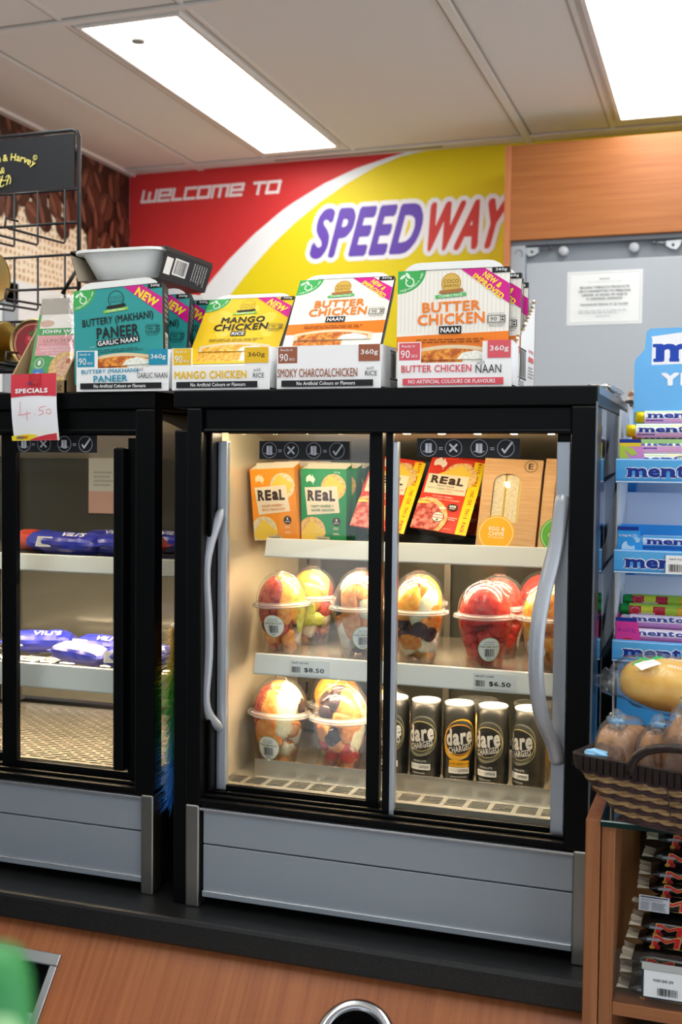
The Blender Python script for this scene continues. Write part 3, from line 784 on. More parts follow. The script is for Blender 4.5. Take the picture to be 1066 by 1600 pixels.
def fridge(name, label, X0, Y0, style):
    t = thing(name, label, 'fridge', (X0 + .328, Y0 + .25, 0.9), world=True)
    B = lambda mb, x0, x1, y0, y1, z0, z1, m_=BLACK: mb.box(X0 + x0, X0 + x1, Y0 + y0, Y0 + y1, z0, z1, m_)
    # ---- outer frame
    m = MB()
    if style == 'alu': B(m, 0, .0235, 0.004, .5, .9, 1.66)
    lx = 0 if style != 'alu' else .0235
    dp = .062 if style == 'alu' else .028
    B(m, lx, .049, 0, dp, 1.065, 1.694); B(m, .6205, .656, 0, dp, 1.065, 1.694)
    B(m, 0, .656, 0, .5, 1.6945, 1.7225)
    B(m, .049, .6205, .011, .075, 1.658, 1.694); B(m, .049, .6205, .004, .011, 1.656, 1.662)
    B(m, .0235, .656, .001, .072, 1.0655, 1.075); B(m, .0235, .6205, .0125, .019, 1.075, 1.081); B(m, .0235, .6205, .036, .041, 1.075, 1.081)
    B(m, 0, .03, .465, .5, 1.065, 1.694); B(m, .626, .656, .465, .5, 1.065, 1.694)
    B(m, .0235, .656, .465, .5, 1.065, 1.09); B(m, .03, .626, .465, .5, 1.66, 1.694)
    B(m, .0495, .0568, .022, .062, 1.081, 1.658)
    m.build('frame', t, bevel=0.0022)
    # ---- base
    m = MB(); B(m, .024, .650, .03, .49, .907, 1.064, C('131517', .3))
    m.build('base', t, bevel=0.003)
    m = MB(); B(m, .052, .634, .008, .03, .926, 1.0005, PANEL); B(m, .052, .634, .008, .03, 1.0028, 1.0565, PANEL); B(m, .052, .634, .014, .03, .999, 1.004, C('50555b', .5))
    B(m, .047, .636, .003, .03, 1.0565, 1.0605, C('d4d8dc', .22, metal=.8)); B(m, .052, .634, .004, .03, .9175, .926, PANEL); B(m, .052, .634, .0035, .01, .9255, .9272, C('d9dde0', .25, metal=.7))
    m.build('base_panel', t, bevel=0.0012)
    for x0, x1 in ((.0235, .0472), (.6345, .6545)) if style == 'alu' else ((.0015, .0245), (.632, .6545)):
        m = MB(); B(m, x0, x1, .0, .03, .9, 1.065, POST); m.build('corner_post', t, bevel=0.003, seg=3)
    # ---- side panes
    m = MB()
    if style == 'alu':
        B(m, .650, .6553, .063, .464, 1.076, 1.694, SIDEGLASS); B(m, .6525, .6562, .02, .49, 1.712, 1.7228, C('7e858d', .3, metal=.7)); B(m, .654, .6563, .0, .004, 1.07, 1.7, C('7e858d', .3, metal=.7))
        m.build('side_glass', t)
    else:
        B(m, .650, .655, .0285, .464, 1.076, 1.694, GLASS); m.build('side_glass', t)
        m = MB(); B(m, .001, .006, .063, .464, 1.076, 1.694, GLASS); m.build('side_glass', t)
    # ---- liner
    m = MB()
    if style == 'alu':
        B(m, .0400, .0445, .063, .464, 1.066, 1.685, STAIN); B(m, .611, .6155, .063, .464, 1.066, 1.685, STAIN)
    m.hexa([(X0 + .0445, Y0 + .076, 1.688), (X0 + .611, Y0 + .076, 1.688), (X0 + .611, Y0 + .464, 1.612), (X0 + .0445, Y0 + .464, 1.612), (X0 + .0445, Y0 + .076, 1.692), (X0 + .611, Y0 + .076, 1.692), (X0 + .611, Y0 + .464, 1.692), (X0 + .0445, Y0 + .464, 1.692)], C('d6ccb6', .35))
    B(m, .0445, .09, .440, .464, 1.09, 1.655, C('73706a', .35, metal=.4)); B(m, .57, .611, .440, .464, 1.09, 1.655, C('73706a', .35, metal=.4))
    for k in range(12): B(m, .062, .066, .4385, .4405, 1.12 + k * .042, 1.142 + k * .042, C('1c1c1c', .6)); B(m, .592, .596, .4385, .4405, 1.12 + k * .042, 1.142 + k * .042, C('1c1c1c', .6))
    m.build('liner', t)
    # ---- staff side sliding doors at the back
    for x0, x1, y in ((.07, .345, .452), (.325, .60, .459)):
        m = MB(); B(m, x0, x1, y, y + .004, 1.1, 1.67, C('3b3d38' if style == 'alu' else '565650', .12, spec=.6)); 
        B(m, x0, x0 + .012, y - .003, y, 1.1, 1.65, C('6f6c64', .35, metal=.5)); B(m, x1 - .012, x1, y - .003, y, 1.1, 1.65, C('6f6c64', .35, metal=.5))
        m.build('rear_door', t)
    # ---- floor of the cabinet
    m = MB(); SH = STAINH
    B(m, .045, .611, .066, .464, 1.066, 1.071, C('070707', .8))
    rows = [(.090 + .0075 * k) for k in range(5)] if style == 'alu' else [(.085 + .0118 * k) for k in range(30)]
    sl, pitch = (.030, .0375) if style == 'alu' else (.024, .031)
    nx = int((.611 - .045) / pitch); hw = .0052 if style == 'alu' else .0062
    yprev = .073
    for ri, r in enumerate(rows):
        B(m, .045, .611, yprev, r, 1.0812, 1.082, SH)
        off = .5 * pitch * (ri % 2) * (0 if style == 'alu' else 1)
        x = .045
        for k in range(nx + 1):
            a = .045 + off + k * pitch + (pitch - sl) / 2
            if a > .60: break
            B(m, x, a, r, r + hw, 1.0812, 1.082, SH); x = min(a + sl, .611)
        if x < .611: B(m, x, .611, r, r + hw, 1.0812, 1.082, SH)
        yprev = r + hw
    B(m, .045, .611, yprev, .464, 1.0812, 1.082, SH)
    B(m, .045, .611, .070, .0735, 1.071, 1.0835, SH)
    if style == 'alu':
        B(m, .085, .611, .1365, .1385, 1.082, 1.110, SH); B(m, .085, .611, .1385, .44, 1.0855, 1.0875, SH)
    m.build('deck', t)
    # ---- lamps along the head
    m = MB()
    B(m, .05, .61, .076, .094, 1.6600, 1.6650, C('cfc9bb', .4))
    for k in range(10): B(m, .077 + k * .0555, .085 + k * .0555, .077, .091, 1.6565, 1.6600, glow('ffe2b8', SHELF_LIGHT * 2.8))
    m.build('led_strip', t)
    # ---- doors
    if style == 'alu':
        d = MB(); B(d, .0575, .0735, .043, .056, 1.081, 1.6435, ALU); B(d, .3112, .3325, .043, .057, 1.079, 1.659, BLACK); B(d, .0575, .3325, .046, .056, 1.077, 1.0885, BLACK); B(d, .0735, .3112, .046, .056, 1.6555, 1.664, BLACK)
        do = d.build('door', t, bevel=0.0012); do['label'] = 'rear sliding door with aluminium grip'
        g = MB(); B(g, .0735, .3112, .049, .0525, 1.0885, 1.6555, GLASS); g.build('glass_pane', t).parent = do
        h = MB(); L_ = [(1.538, 0.0), (1.525, .004), (1.50, .013), (1.46, .024), (1.42, .0255), (1.37, .021), (1.32, .0195), (1.28, .021), (1.24, .0255), (1.215, .024), (1.195, .013), (1.183, .003), (1.176, 0.0)]
        h.tube([(X0 + .0655 - o_ * .72, Y0 + .043 - o_, z) for z, o_ in L_], [(.0095 if 0 < i < len(L_) - 1 else .004, .006 if 0 < i < len(L_) - 1 else .003) for i in range(len(L_))], GREYH, n=12)
        h.build('handle', t, subsurf=1).parent = do
        sticker(t, X0 + .127, X0 + .2775, 1.6440, 1.6155, Y0 + .0482).parent = do
        d = MB(); B(d, .3432, .3545, .024, .036, 1.076, 1.659, BLACK); B(d, .3545, .3622, .0235, .0365, 1.076, 1.6435, ALU); B(d, .598, .6172, .0225, .0365, 1.0745, 1.6445, ALU); B(d, .3432, .6172, .025, .036, 1.0755, 1.0865, BLACK); B(d, .3432, .6172, .026, .036, 1.6555, 1.664, BLACK); B(d, .598, .6172, .026, .036, 1.6445, 1.656, BLACK)
        do = d.build('door', t, bevel=0.0012); do['label'] = 'front sliding door with bowed grey grip'
        g = MB(); B(g, .3622, .598, .0285, .032, 1.0865, 1.6555, GLASS); g.build('glass_pane', t).parent = do
        h = MB(); L_ = [(1.571, 0.0), (1.55, .003), (1.50, .009), (1.46, .022), (1.42, .034), (1.38, .041), (1.34, .043), (1.30, .041), (1.26, .033), (1.235, .022), (1.215, .010), (1.195, .003), (1.178, 0.0)]
        h.tube([(X0 + .608 - o_ * .66, Y0 + .0225 - o_, z) for z, o_ in L_], [(.0115, .0065)] * len(L_), GREYH, n=12); h.build('handle', t, subsurf=1).parent = do
        sticker(t, X0 + .3905, X0 + .5445, 1.6487, 1.6205, Y0 + .0277).parent = do
    else:
        d = MB(); B(d, .0, .0575, .022, .03, 1.081, 1.655); B(d, .0575, .362, .048, .056, 1.079, 1.095, BLACK); B(d, .333, .362, .044, .057, 1.079, 1.658, BLACK); B(d, .0575, .08, .044, .057, 1.079, 1.658, BLACK); B(d, .08, .333, .046, .056, 1.6525, 1.664, BLACK)
        do = d.build('door', t, bevel=0.0012); do['label'] = 'rear sliding door in a plain black frame'
        g = MB(); B(g, .08, .333, .050, .0535, 1.095, 1.6525, GLASS); g.build('glass_pane', t).parent = do
        d = MB(); B(d, .347, .377, .024, .036, 1.076, 1.658, BLACK); B(d, .5945, .6225, .022, .036, 1.0745, 1.648, BLACK); B(d, .347, .6225, .025, .036, 1.076, 1.092, BLACK); B(d, .347, .6225, .026, .036, 1.652, 1.664, BLACK)
        do = d.build('door', t, bevel=0.0012); do['label'] = 'front sliding door with straight black grip'
        g = MB(); B(g, .377, .5945, .0285, .032, 1.092, 1.652, GLASS); g.build('glass_pane', t).parent = do
        h = MB(); B(h, .577, .5965, .004, .0225, 1.098, 1.632, BLACK); h.build('handle', t, bevel=0.003).parent = do
        sticker(t, X0 + .372, X0 + .533, 1.652, 1.6235, Y0 + .0277).parent = do
    return t

main = fridge('display_fridge', 'black countertop display fridge with aluminium door grips, full of fruit cups and snacks', 0.0, 0.0, 'alu')
shelf(main, 0, 0, .096, .606, .150, 1.4815, 1.4515)
shelf(main, 0, 0, .090, .606, .120, 1.2907, 1.2585, cards=((.155, .225, 'FRUIT CUP MIX', '$8.50'), (.462, .53, 'FRUIT CUPS', '$6.50')))
leftf = fridge('display_fridge', 'plain black display fridge under the wire rack, holding blue pastry packs', -0.699, 0.019, 'black')
shelf(leftf, -0.699, 0.019, .02, .64, .105, 1.4405, 1.4125)
shelf(leftf, -0.699, 0.019, .02, .64, .085, 1.2475, 1.2075, wire=True)
# paper notice taped inside the rear door of the plain fridge
m = MB(); m.box(-0.44, -0.315, 0.4655, 0.4665, 1.50, 1.645, C('e4e7e4', .6)); p = front(m, -0.44, -0.315, 1.645, 1.50, .4654, step=.0002)
p.rect(.57, .1, 1, .3, C('66665f', .5)); p.rect(.0, .68, .5, 1, C('e2b9b0', .6)); p.lines(.1, .38, .5, .62, 4, C('b9bdb9', .6)); p.lines(.58, .66, .9, .95, 4, C('7e827e', .6))
tag(m.build('paper_notice'), 'white paper notice taped to the rear door inside the plain fridge', 'notice')

# ================================================================ ready meal packs
CARD = C('f4f5f6', 0.5); PULP = C('eef0ee', 0.6, bump=0.1, bscale=120)
SIDEK = C('1d1c1e', 0.4)
GRN = C('3faf57', 0.45); MAG = C('d3178d', 0.42); YTX = C('f7e017', 0.45); GOLD = C('c9973a', 0.35, metal=0.15); GOLDD = C('a8743c', 0.4)
PW, PH, PD = 0.160, 0.152, 0.045
def meal_front(p, kind):
    if kind == 'butter':
        bg, ink, ib, ti = C('f3efe6', .42), C('f08022', .42), C('151515', .45), ('BUTTER', 'CHICKEN', 'NAAN')
    elif kind == 'mango':
        bg, ink, ib, ti = C('f2c91a', .42), C('17150f', .42), C('2a2721', .45), ('MANGO', 'CHICKEN', 'RICE')
    else:
        bg, ink, ib, ti = C('2f9c9b', .42), C('15201f', .42), C('16201f', .45), ('BUTTERY (MAKHANI)', 'PANEER', 'GARLIC NAAN')
    p.rect(0, 0, 1, 1, bg)
    if kind == 'butter':
        for i in range(26): p.rect(.03 + i * .037, .02, .036 + i * .037, .7, C('e2dccf', .45)); p.k -= 1
        p.k += 1
        p.poly([(0, .735), (.5, .715), (1, .70), (1, .90), (0, .90)], C('f0811f', .42))
    if kind == 'mango':
        for i, (x, y, r) in enumerate(((.2, .35, .14), (.75, .4, .12), (.55, .25, .1), (.3, .6, .12), (.8, .62, .1))): p.ell(x, y, r, r * .7, C('f5d64a', .42), rot=30 * i)
    # top corner badges
    p.poly([(0, 0)] + [(.255 * cos(rad(a)), .255 * sin(rad(a))) for a in range(0, 91, 9)], GRN)
    LB = C('e4f6e2', .45)
    p.ring(.11, .125, .042, .042, .011, LB, a0=150, a1=440); p.ell(.092, .052, .032, .015, LB, rot=-55); p.ell(.045, .065, .03, .013, LB, rot=35); p.line(.07, .08, .09, .115, .008, LB)
    for i, ch in enumerate('Compostable Bowl'):
        if ch == ' ': continue
        a = rad(82 - i * 5.0); p.text(ch, .225 * cos(a), .225 * sin(a), None, .03 if ch in 'Ctbl' else .022, LB, bold=.01, rot=90 - math.degrees(a) - 90 + 0); p.k -= 1
    p.k += 1
    p.poly([(.565, .0), (.775, .0), (1, .185), (1, .40)], MAG)
    if kind == 'butter':
        p.text('NEW &', .85, .135, .19, .068, YTX, bold=.04, rot=-38, shear=.12).text('IMPROVED', .815, .205, .33, .068, YTX, bold=.04, rot=-38, shear=.12)
    else:
        p.text('NEW', .83, .165, .27, .115, YTX, bold=.045, rot=-33, shear=.1)
    p.rect(.845, -.002, 1.0, .062, C('111214', .4)); p.text('360g', .925, .03, .10, .038, WHITE, bold=.01)
    p.rect(.2, -.003, .85, .006, C('1a1a1a', .4))
    # round maker's seal
    sg = GOLD if kind != 'paneer' else C('143a3a', .4)
    p.ell(.485, .155, .088, .088, sg); p.ell(.485, .155, .079, .079, C('dcb455', .35, metal=.1) if kind == 'butter' else bg)
    sk = C('4a2f12', .45) if kind == 'butter' else C('1d1a10', .45)
    p.text('COCO', .485, .135, .135, .042, sk, bold=.0).text('EARTH', .485, .185, .125, .03, sk, bold=.0)
    p.poly([(.385, .235), (.585, .215), (.60, .245), (.56, .262), (.41, .275), (.375, .262)], GOLDD if kind == 'butter' else sk)
    p.poly([(.345, .285), (.62, .262), (.625, .30), (.345, .322)], C('58b865' if kind == 'butter' else '8cc63f', .45)); p.text('COMBO PACK', .485, .292, .21, .026, C('f2fbe8', .45), rot=3, bold=.01)
    if kind == 'paneer':
        p.text(ti[0], .5, .42, .80, .125, ink, bold=.02, rot=2.5).text(ti[1], .5, .565, .475, .145, ink, bold=.03, rot=1.5)
        p.poly([(.26, .665), (.74, .635), (.745, .715), (.265, .745)], ib); p.text(ti[2], .5, .69, .45, .062, WHITE, bold=.015, rot=2)
        p.text('with', .215, .735, .07, .03, C('9ad2cf', .45), bold=0, shear=.3)
    else:
        p.text(ti[0], .49, .415, .52 if kind == 'butter' else .50, .115, ink, bold=.03, rot=1).text(ti[1], .49, .55, .60 if kind == 'butter' else .62, .125, ink, bold=.03, rot=1)
        w_ = .2 if kind == 'butter' else .17
        p.rect(.485 - w_ / 2, .63, .485 + w_ / 2, .715, ib); p.text(ti[2], .485, .673, w_ * .84, .058, WHITE, bold=.02)
        p.text('with', .33, .685, .06, .03, C('f7e7d5', .45), bold=0, shear=.3)

    bx = C('2b2a28', .45) if kind != 'paneer' else C('16302f', .45)
    for a in ((.815, .525, .97, .532), (.815, .60, .97, .607), (.815, .525, .822, .607), (.963, .525, .97, .607), (.925, .525, .93, .607)): p.rect(*a, bx)
    p.text('90', .868, .567, .055, .04, bx, bold=.0); p.rect(.937, .54, .955, .555, bx); p.ell(.946, .578, .009, .009, bx); p.text('READY IN JUST', .89, .508, .14, .014, bx, bold=0).text('FOLLOW HEATING', .89, .622, .15, .014, bx, bold=.01).text('INSTRUCTIONS', .89, .645, .12, .014, bx, bold=.01)
    p.lines(.18, .765 if kind != 'paneer' else .775, .86, .82 if kind != 'paneer' else .825, 2, C('8a4a12' if kind == 'butter' else ('8a6d0a' if kind == 'mango' else '1e5f5d'), .5))
    # food picture
    fy = .93
    p.poly([(.1, 1), (.1, .9)] + [(.1 + .8 * i / 16, .9 - .06 * sin(pi * i / 16)) for i in range(17)] + [(.9, 1)], C('e6cfa9', .5))
    p.poly([(.14, 1), (.14, .93)] + [(.14 + .72 * i / 16, .93 - .05 * sin(pi * i / 16)) for i in range(17)] + [(.86, 1)], two_tone('curry_picture_' + kind, 'b5521b' if kind != 'mango' else 'e09a1c', 'f0a23c' if kind != 'mango' else 'f7cf63', 160, .4, .62))
    p.poly([(.55, 1), (.60, .93), (.72, .905), (.85, .95), (.86, 1)], two_tone('rice_picture', 'e3e3d6', 'fafaf2', 260, .4, .6))

def meal_pack(kind, label, group='ready meal packs on the fridges'):
    t = thing('ready_meal_pack', label, 'ready meal', group=group)
    w, h, d = PW / 2, PH, PD
    m = MB()     # card sleeve: front, tapering sides, back; the ends are open
    F = [(-w, 0, .010), (w, 0, .010), (w, 0, .010 + h), (-w, 0, .010 + h)]; i_ = .013
    Bk = [(-w + i_, d, .010), (w - i_, d, .010), (w - i_, d, .010 + h), (-w + i_, d, .010 + h)]
    FK = {'butter': 'f3efe6', 'mango': 'f2c91a', 'paneer': '2f9c9b'}[kind]
    m.poly(F, C(FK, .42))
    F1 = [(x, y + .006, z) for x, y, z in F]
    m.poly([F[1], F1[1], F1[2], F[2]], SIDEK); m.poly([F1[1], Bk[1], Bk[2], F1[2]], SIDEK)
    m.poly([F[0], F[3], F1[3], F1[0]], SIDEK); m.poly([tuple(Vector(q) + Vector((.0008, 0, 0))) for q in (F1[0], Bk[0], Bk[3], F1[3])], C('cdbfa8', .6)); m.poly([F1[0], F1[3], Bk[3], Bk[0]], SIDEK); m.poly([Bk[1], Bk[0], Bk[3], Bk[2]], SIDEK)
    m.poly([(x, y + .0008, z) for x, y, z in reversed(F)], C('cfc9be', .6))
    meal_front(front(m, -w, w, .010 + h, .010 + h * .17, 0), kind)
    fp = front(m, -w, w, .010 + h * .17, .010, 0); fp.rect(.1, 0, .9, .8, two_tone('curry_picture_' + kind, 'b5521b', 'f0a23c', 160)); fp.rect(.6, 0, .9, .8, two_tone('rice_picture', 'e3e3d6', 'fafaf2', 260))
    p = Print(m, F1[2], Vector(Bk[2]) - Vector(F1[2]), Vector(F1[1]) - Vector(F1[2]))
    p.rect(.15, .50, .75, .78, C('e9e9e9', .5)).barcode(.2, .52, .7, .76, INK, 20, horiz=True); p.rect(.2, .82, .8, .95, C('e9e9e9', .5)); p.lines(.1, .08, .9, .4, 6, C('9a9a9a', .5))
    m.build('sleeve', t)
    m = MB()     # moulded pulp bowl with its flange
    out = rrect(-w + .003, w - .003, 0, h + .021, .028)
    m.prism([(x, .0012, z) for x, z in out], (0, .004, 0), PULP)
    a = rrect(-w + .012, w - .012, .008, h + .016, .026); b = rrect(-w + .026, w - .026, .026, h - .002, .03); n = len(a)
    vs = [(x, .005, z) for x, z in a] + [(x, d - .002, z) for x, z in b]
    m.add(vs, [(k, (k + 1) % n, (k + 1) % n + n, k + n) for k in range(n)], PULP, True); m.add(vs[n:], [tuple(range(n))], PULP)
    m.build('bowl', t)
    return t

TOPZ = 1.7226
def tray(x0, x1, y0, y1, hf, hb, label, draw, tear=False, win=(.22, .78, .42), roll=0.0):
    """shelf-ready carton: low front with a window cut in its top edge, sides rising to the back"""
    t = thing('display_carton', label, 'carton', ((x0 + x1) / 2, y0, TOPZ), (0, roll, 0))
    w = (x1 - x0) / 2; d = y1 - y0; th = .003; K = C('a98a63', .7)
    m = MB()
    m.box(-w, w, 0, d, 0, th, CARD)
    wx0, wx1, wz = -w + 2 * w * win[0], -w + 2 * w * win[1], hf * win[2]
    m.box(-w, wx0, 0, th, th, hf, CARD); m.box(wx1, w, 0, th, th, hf * .985, CARD); m.box(wx0, wx1, 0, th, th, wz, CARD)
    r = random.Random(5)
    for s in (-1, 1):
        pr_ = [(0, 0), (d, 0), (d, hb)]
        n = 14
        for i in range(n + 1):
            f = i / n; z = hb + (hf - hb) * min(1, f * 1.15) ** .8; j = (r.uniform(-.003, .003) if (tear and s > 0 and 0 < i < n) else 0)
            pr_.append((d - d * f * .97 - (.004 if i == 0 else 0), z + j))
        pts = [(s * w, y, z) for y, z in pr_]
        if s > 0: pts = pts
        else: pts = list(reversed(pts))
        m.prism(pts, (-s * th, 0, 0), CARD)
        if tear and s > 0:
            for (y_a, z_a), (y_b, z_b) in zip(pr_[3:], pr_[4:]): m.box(w - .0032, w + .0003, min(y_a, y_b), max(y_a, y_b), (z_a + z_b) / 2 - .0015, (z_a + z_b) / 2 + .001, K)
    m.box(-w, w, d - th, d, 0, hb, CARD)
    draw(m, w, d, hf, hb, (wx0, wx1, wz))
    o = m.build('carton_body', t)
    return t

def tab90(p, x0, x1, y0, y1, col, W_):
    p.rect(x0, y0, x1, y1, col); s = x1 - x0
    p.text('Ready in', x0 + s * .44, y0 + (y1 - y0) * .2, s * .62, (y1 - y0) * .17, WHITE, bold=.005); p.text('90', x0 + s * .30, y0 + (y1 - y0) * .64, s * .44, (y1 - y0) * .46, WHITE, bold=.005); p.text('SECS', x0 + s * .73, y0 + (y1 - y0) * .76, s * .3, (y1 - y0) * .15, WHITE, bold=.01)
def carton_art(title, tail, col, strip, kind):
    def draw(m, w, d, hf, hb, win):
        p = front(m, -w, w, hf, 0, 0, step=.00012)
        c = C(col, .45)
        if kind == 'mango':
            tab90(p, .015, .20, .01, .40, c, 1); p.k -= 3; p.rect(.0, .0, .01, .01, CARD)
            p.rect(.745, .02, .985, .38, c); p.text('360g', .865, .2, .17, .13, C('3b2a08', .5), bold=.005)
        else:
            tab90(p, .012, .20, .02, .40, c, 1); p.rect(.79, .0, .988, .38, c); p.text('360g', .89, .19, .16, .14, WHITE, bold=.015)
        ink = C(col, .45)
        if kind == 'paneer':
            p.text('BUTTERY (MAKHANI)', .37, .52, .62, .13, ink, bold=.015, rot=1).text('PANEER', .38, .69, .37, .16, ink, bold=.02, rot=1); p.text('GARLIC NAAN', .83, .63, .32, .13, INK, bold=.0).text('with', .70, .48, .07, .09, INK, bold=-.01, shear=.3)
        elif kind == 'butter':
            p.text('BUTTER CHICKEN', .345, .59, .62, .16, ink, bold=.02).text('NAAN', .80, .61, .22, .18, INK, bold=.0).text('with', .735, .475, .07, .09, INK, bold=-.01, shear=.3)
        elif kind == 'mango':
            p.text('MANGO CHICKEN', .40, .64, .74, .19, ink, bold=.03).text('RICE', .89, .67, .11, .11, INK, bold=.0).text('with', .875, .54, .07, .08, INK, bold=-.01, shear=.3)
        else:
            p.text('SMOKY CHARCOALCHICKEN', .395, .63, .77, .20, ink, bold=.012).text('RICE', .91, .66, .11, .11, INK, bold=.0).text('with', .90, .54, .07, .08, INK, bold=-.01, shear=.3)
        st = C(strip, .45)
        p.rect(.05, .80, .93 if kind != 'mango' else .88, .945, st)
        p.text('NO ARTIFICIAL COLOURS OR FLAVOURS' if kind == 'butter' else 'No Artificial Colours or Flavours', .48, .872, .76 if kind == 'butter' else .56, .085, WHITE, bold=.015)
        q = Print(m, (w, d * .2, hf * 1.0), (0, d * .8, 0), (0, 0, -hf * .97), n=(1, 0, 0), step=.00012)
        q.rect(.05, .07, .5, .11, INK).rect(.05, .74, .5, .78, INK).barcode(.07, .12, .48, .73, INK, 16); q.lines(.06, .82, .48, .95, 3, C('6d6d70', .5))
        if kind == 'butter':
            q.text('BUTTER', .76, .05, .26, .07, C('d95864', .5)).rect(.62, .18, .9, .3, C('d95864', .5)).lines(.6, .4, .9, .7, 4, C('8d8f94', .5)); q.ell(.75, -.2, .1, .03, GRN)
    return draw

# butter chicken carton and its four packs
tray(0.364, 0.534, 0.010, 0.205, .0668, .150, 'tall white carton of butter chicken meals at the end of the fridge top', carton_art('', '', 'dc5a66', 'dc4f5d', 'butter'), tear=True, win=(.205, .745, .54))
PB = meal_pack('butter', 'front butter chicken pack standing upright in the tall white carton')
place(PB, (0.4430, 0.0165, TOPZ + .0035), (rad(-2), 0, 0), 1.045)
dup(PB, (0.4515, 0.062, TOPZ + .002), (rad(-3), 0, 0), 'butter chicken pack directly behind the front one in the tall carton', scale=1.045)
dup(PB, (0.4465, 0.106, TOPZ - .0005 + .001), (rad(-2), 0, 0), 'butter chicken pack third in line in the tall carton, only its edge showing', scale=1.045)
dup(PB, (0.4475, 0.150, TOPZ + .0005), (rad(-1), 0, 0), 'butter chicken pack at the back of the tall carton, mostly hidden', scale=1.045)
# charcoal chicken carton with a butter chicken pack leaning back in it
tray(0.1715, 0.3385, 0.010, 0.205, .0655, .072, 'low white carton marked smoky charcoal chicken in brown lettering', carton_art('', '', '9c5b41', '16161a', 'smoky'), win=(.22, .76, 1.0))
dup(PB, (0.251, 0.0176, 1.7685), (rad(-33), 0, 0), 'butter chicken pack tilted back in the low charcoal chicken carton', scale=.99)
# mango chicken carton
tray(-0.008, 0.160, 0.010, 0.235, .0665, .070, 'low white carton marked mango chicken in yellow lettering', carton_art('', '', 'eebf1e', '16161a', 'mango'), win=(.205, .75, .57))
PM = meal_pack('mango', 'yellow mango chicken rice pack leaning far back in its carton')
place(PM, (0.072, 0.0454, 1.760), (rad(-37.7), 0, 0), .965)
# paneer carton, three packs and one lying on top
tray(-0.181, -0.0125, 0.008, 0.19, .066, .069, 'white carton of teal paneer meals on the plain fridge', carton_art('', '', '1e93b4', '16161a', 'paneer'), win=(.225, .79, .57))
PP = meal_pack('paneer', 'teal buttery paneer pack at the front of its carton, slightly crooked')
place(PP, (-0.1065, 0.0145, TOPZ + .0048), (rad(-3), rad(-2.8), 0), 1.02)
dup(PP, (-0.104, 0.078, TOPZ + .0035), (rad(-10), rad(-1), 0), 'teal paneer pack second in its carton, showing its yellow on magenta flash')
dup(PP, (-0.098, 0.126, TOPZ + .0035), (rad(-12), rad(1), 0), 'teal paneer pack at the back of its carton behind the other two')
dup(PP, (-0.133, 0.045, 1.961), (rad(-90), 0, rad(0)), 'ready meal pack lying flat across the teal paneer packs, white bowl end showing', scale=1.13)

# tuna lunch kit
kc = thing('display_carton', 'brown cardboard carton holding tuna lunch kits, partly behind the price tag', 'carton', (-0.262, 0.02, TOPZ - .002), (0, 0, 0))
KR = C('a88c66', .7, var=.08, vscale=60); m = MB(); w = .053
m.box(-w, w, 0, .13, 0, .003, KR); m.box(-w, w, 0, .003, .003, .022, KR); m.box(-w, w, .127, .13, .003, .15, KR)
for s in (-1, 1):
    pts = [(s * w, 0, 0), (s * w, .13, 0), (s * w, .13, .15), (s * w, .10, .15), (s * w, .0, .03)]
    m.prism(pts if s > 0 else pts[::-1], (-s * .003, 0, 0), KR)
p = front(m, -w, w, .022, 0, 0); p.text('lunch kit', .68, .5, .5, .55, C('2a211a', .6), bold=-.005, shear=.2)
m.build('carton_body', kc)
kt = thing('lunch_kit_pack', 'green and pink tuna lunch kit in a clear sleeve, topmost in the cardboard carton', 'food pack', (-0.257, 0.050, TOPZ + .022), (rad(-17), 0, 0))
m = MB(); w, h = .047, .152
m.poly([(-w, 0, 0), (w, 0, 0), (w, 0, h), (-w, 0, h)], C('e9e7e2', .4)); m.box(-w, w, .0012, .026, 0, h, C('cfcac2', .5))
p = front(m, -w, w, h, 0, 0)
G2 = C('4aa35c', .4); PK = C('e9a7ad', .4)
p.rect(0, .0, 1, .2, C('b3aca2', .3)).rect(0, .2, .06, 1, G2).rect(0, .45, 1, 1, G2).ell(.52, .46, .47, .42, C('f3efe8', .4)).rect(0, .72, 1, 1, G2).rect(.06, .45, .09, .72, G2)
p.ell(.2, .31, .16, .07, C('d9b7a4', .5)); p.rect(.06, .37, 1, .455, G2); p.text('JOHN WEST', .55, .413, .84, .055, WHITE, bold=.03); p.rect(.06, .455, 1, .70, PK); p.text('LUNCH KIT', .55, .52, .70, .045, C('7c6a4e', .5), bold=-.005); p.rect(.1, .56, .95, .565, C('b77b80', .5))
for i, s_ in enumerate(('TUNA WITH THOUSAND', 'ISLAND DRESSING &', '3 CRACKERS')): p.text(s_, .55, .60 + i * .035, (.84, .74, .5)[i], .022, C('f7eef0', .5), bold=0)
p.ring(.19, .79, .1, .1, .012, C('d9efd9', .5)); p.ell(.19, .785, .035, .05, WHITE); p.rect(.08, .86, .3, .97, C('2f7fd0', .4)); p.ring(.19, .93, .07, .04, .02, WHITE, a0=20, a1=170)
cr = two_tone('cracker_picture', 'd59a3f', 'efcf86', 140, .4, .6)
p.ell(.74, .86, .33, .33, cr, n=36); p.ell(.76, .83, .22, .2, two_tone('tuna_picture', 'd79a72', 'efc8a6', 200, .4, .6)); p.ell(.8, .77, .05, .05, C('c56a4a', .5))
m.build('card', kt)
m = MB(); PLB = clear('shiny_film', (1, 1, 1), 2.2, .06, bump=.35, bscale=22)
vs = []; N = 10
for j in range(N + 1):
    for i in range(N + 1):
        u, v = i / N, j / N; vs.append((-w * 1.06 + 2 * w * 1.06 * u, -.003 - .007 * sin(pi * u) ** .5 * sin(pi * v) ** .4, -.001 + (h + .006) * v))
m.add(vs, [(j * (N + 1) + i, j * (N + 1) + i + 1, (j + 1) * (N + 1) + i + 1, (j + 1) * (N + 1) + i) for j in range(N) for i in range(N)], PLB, True)
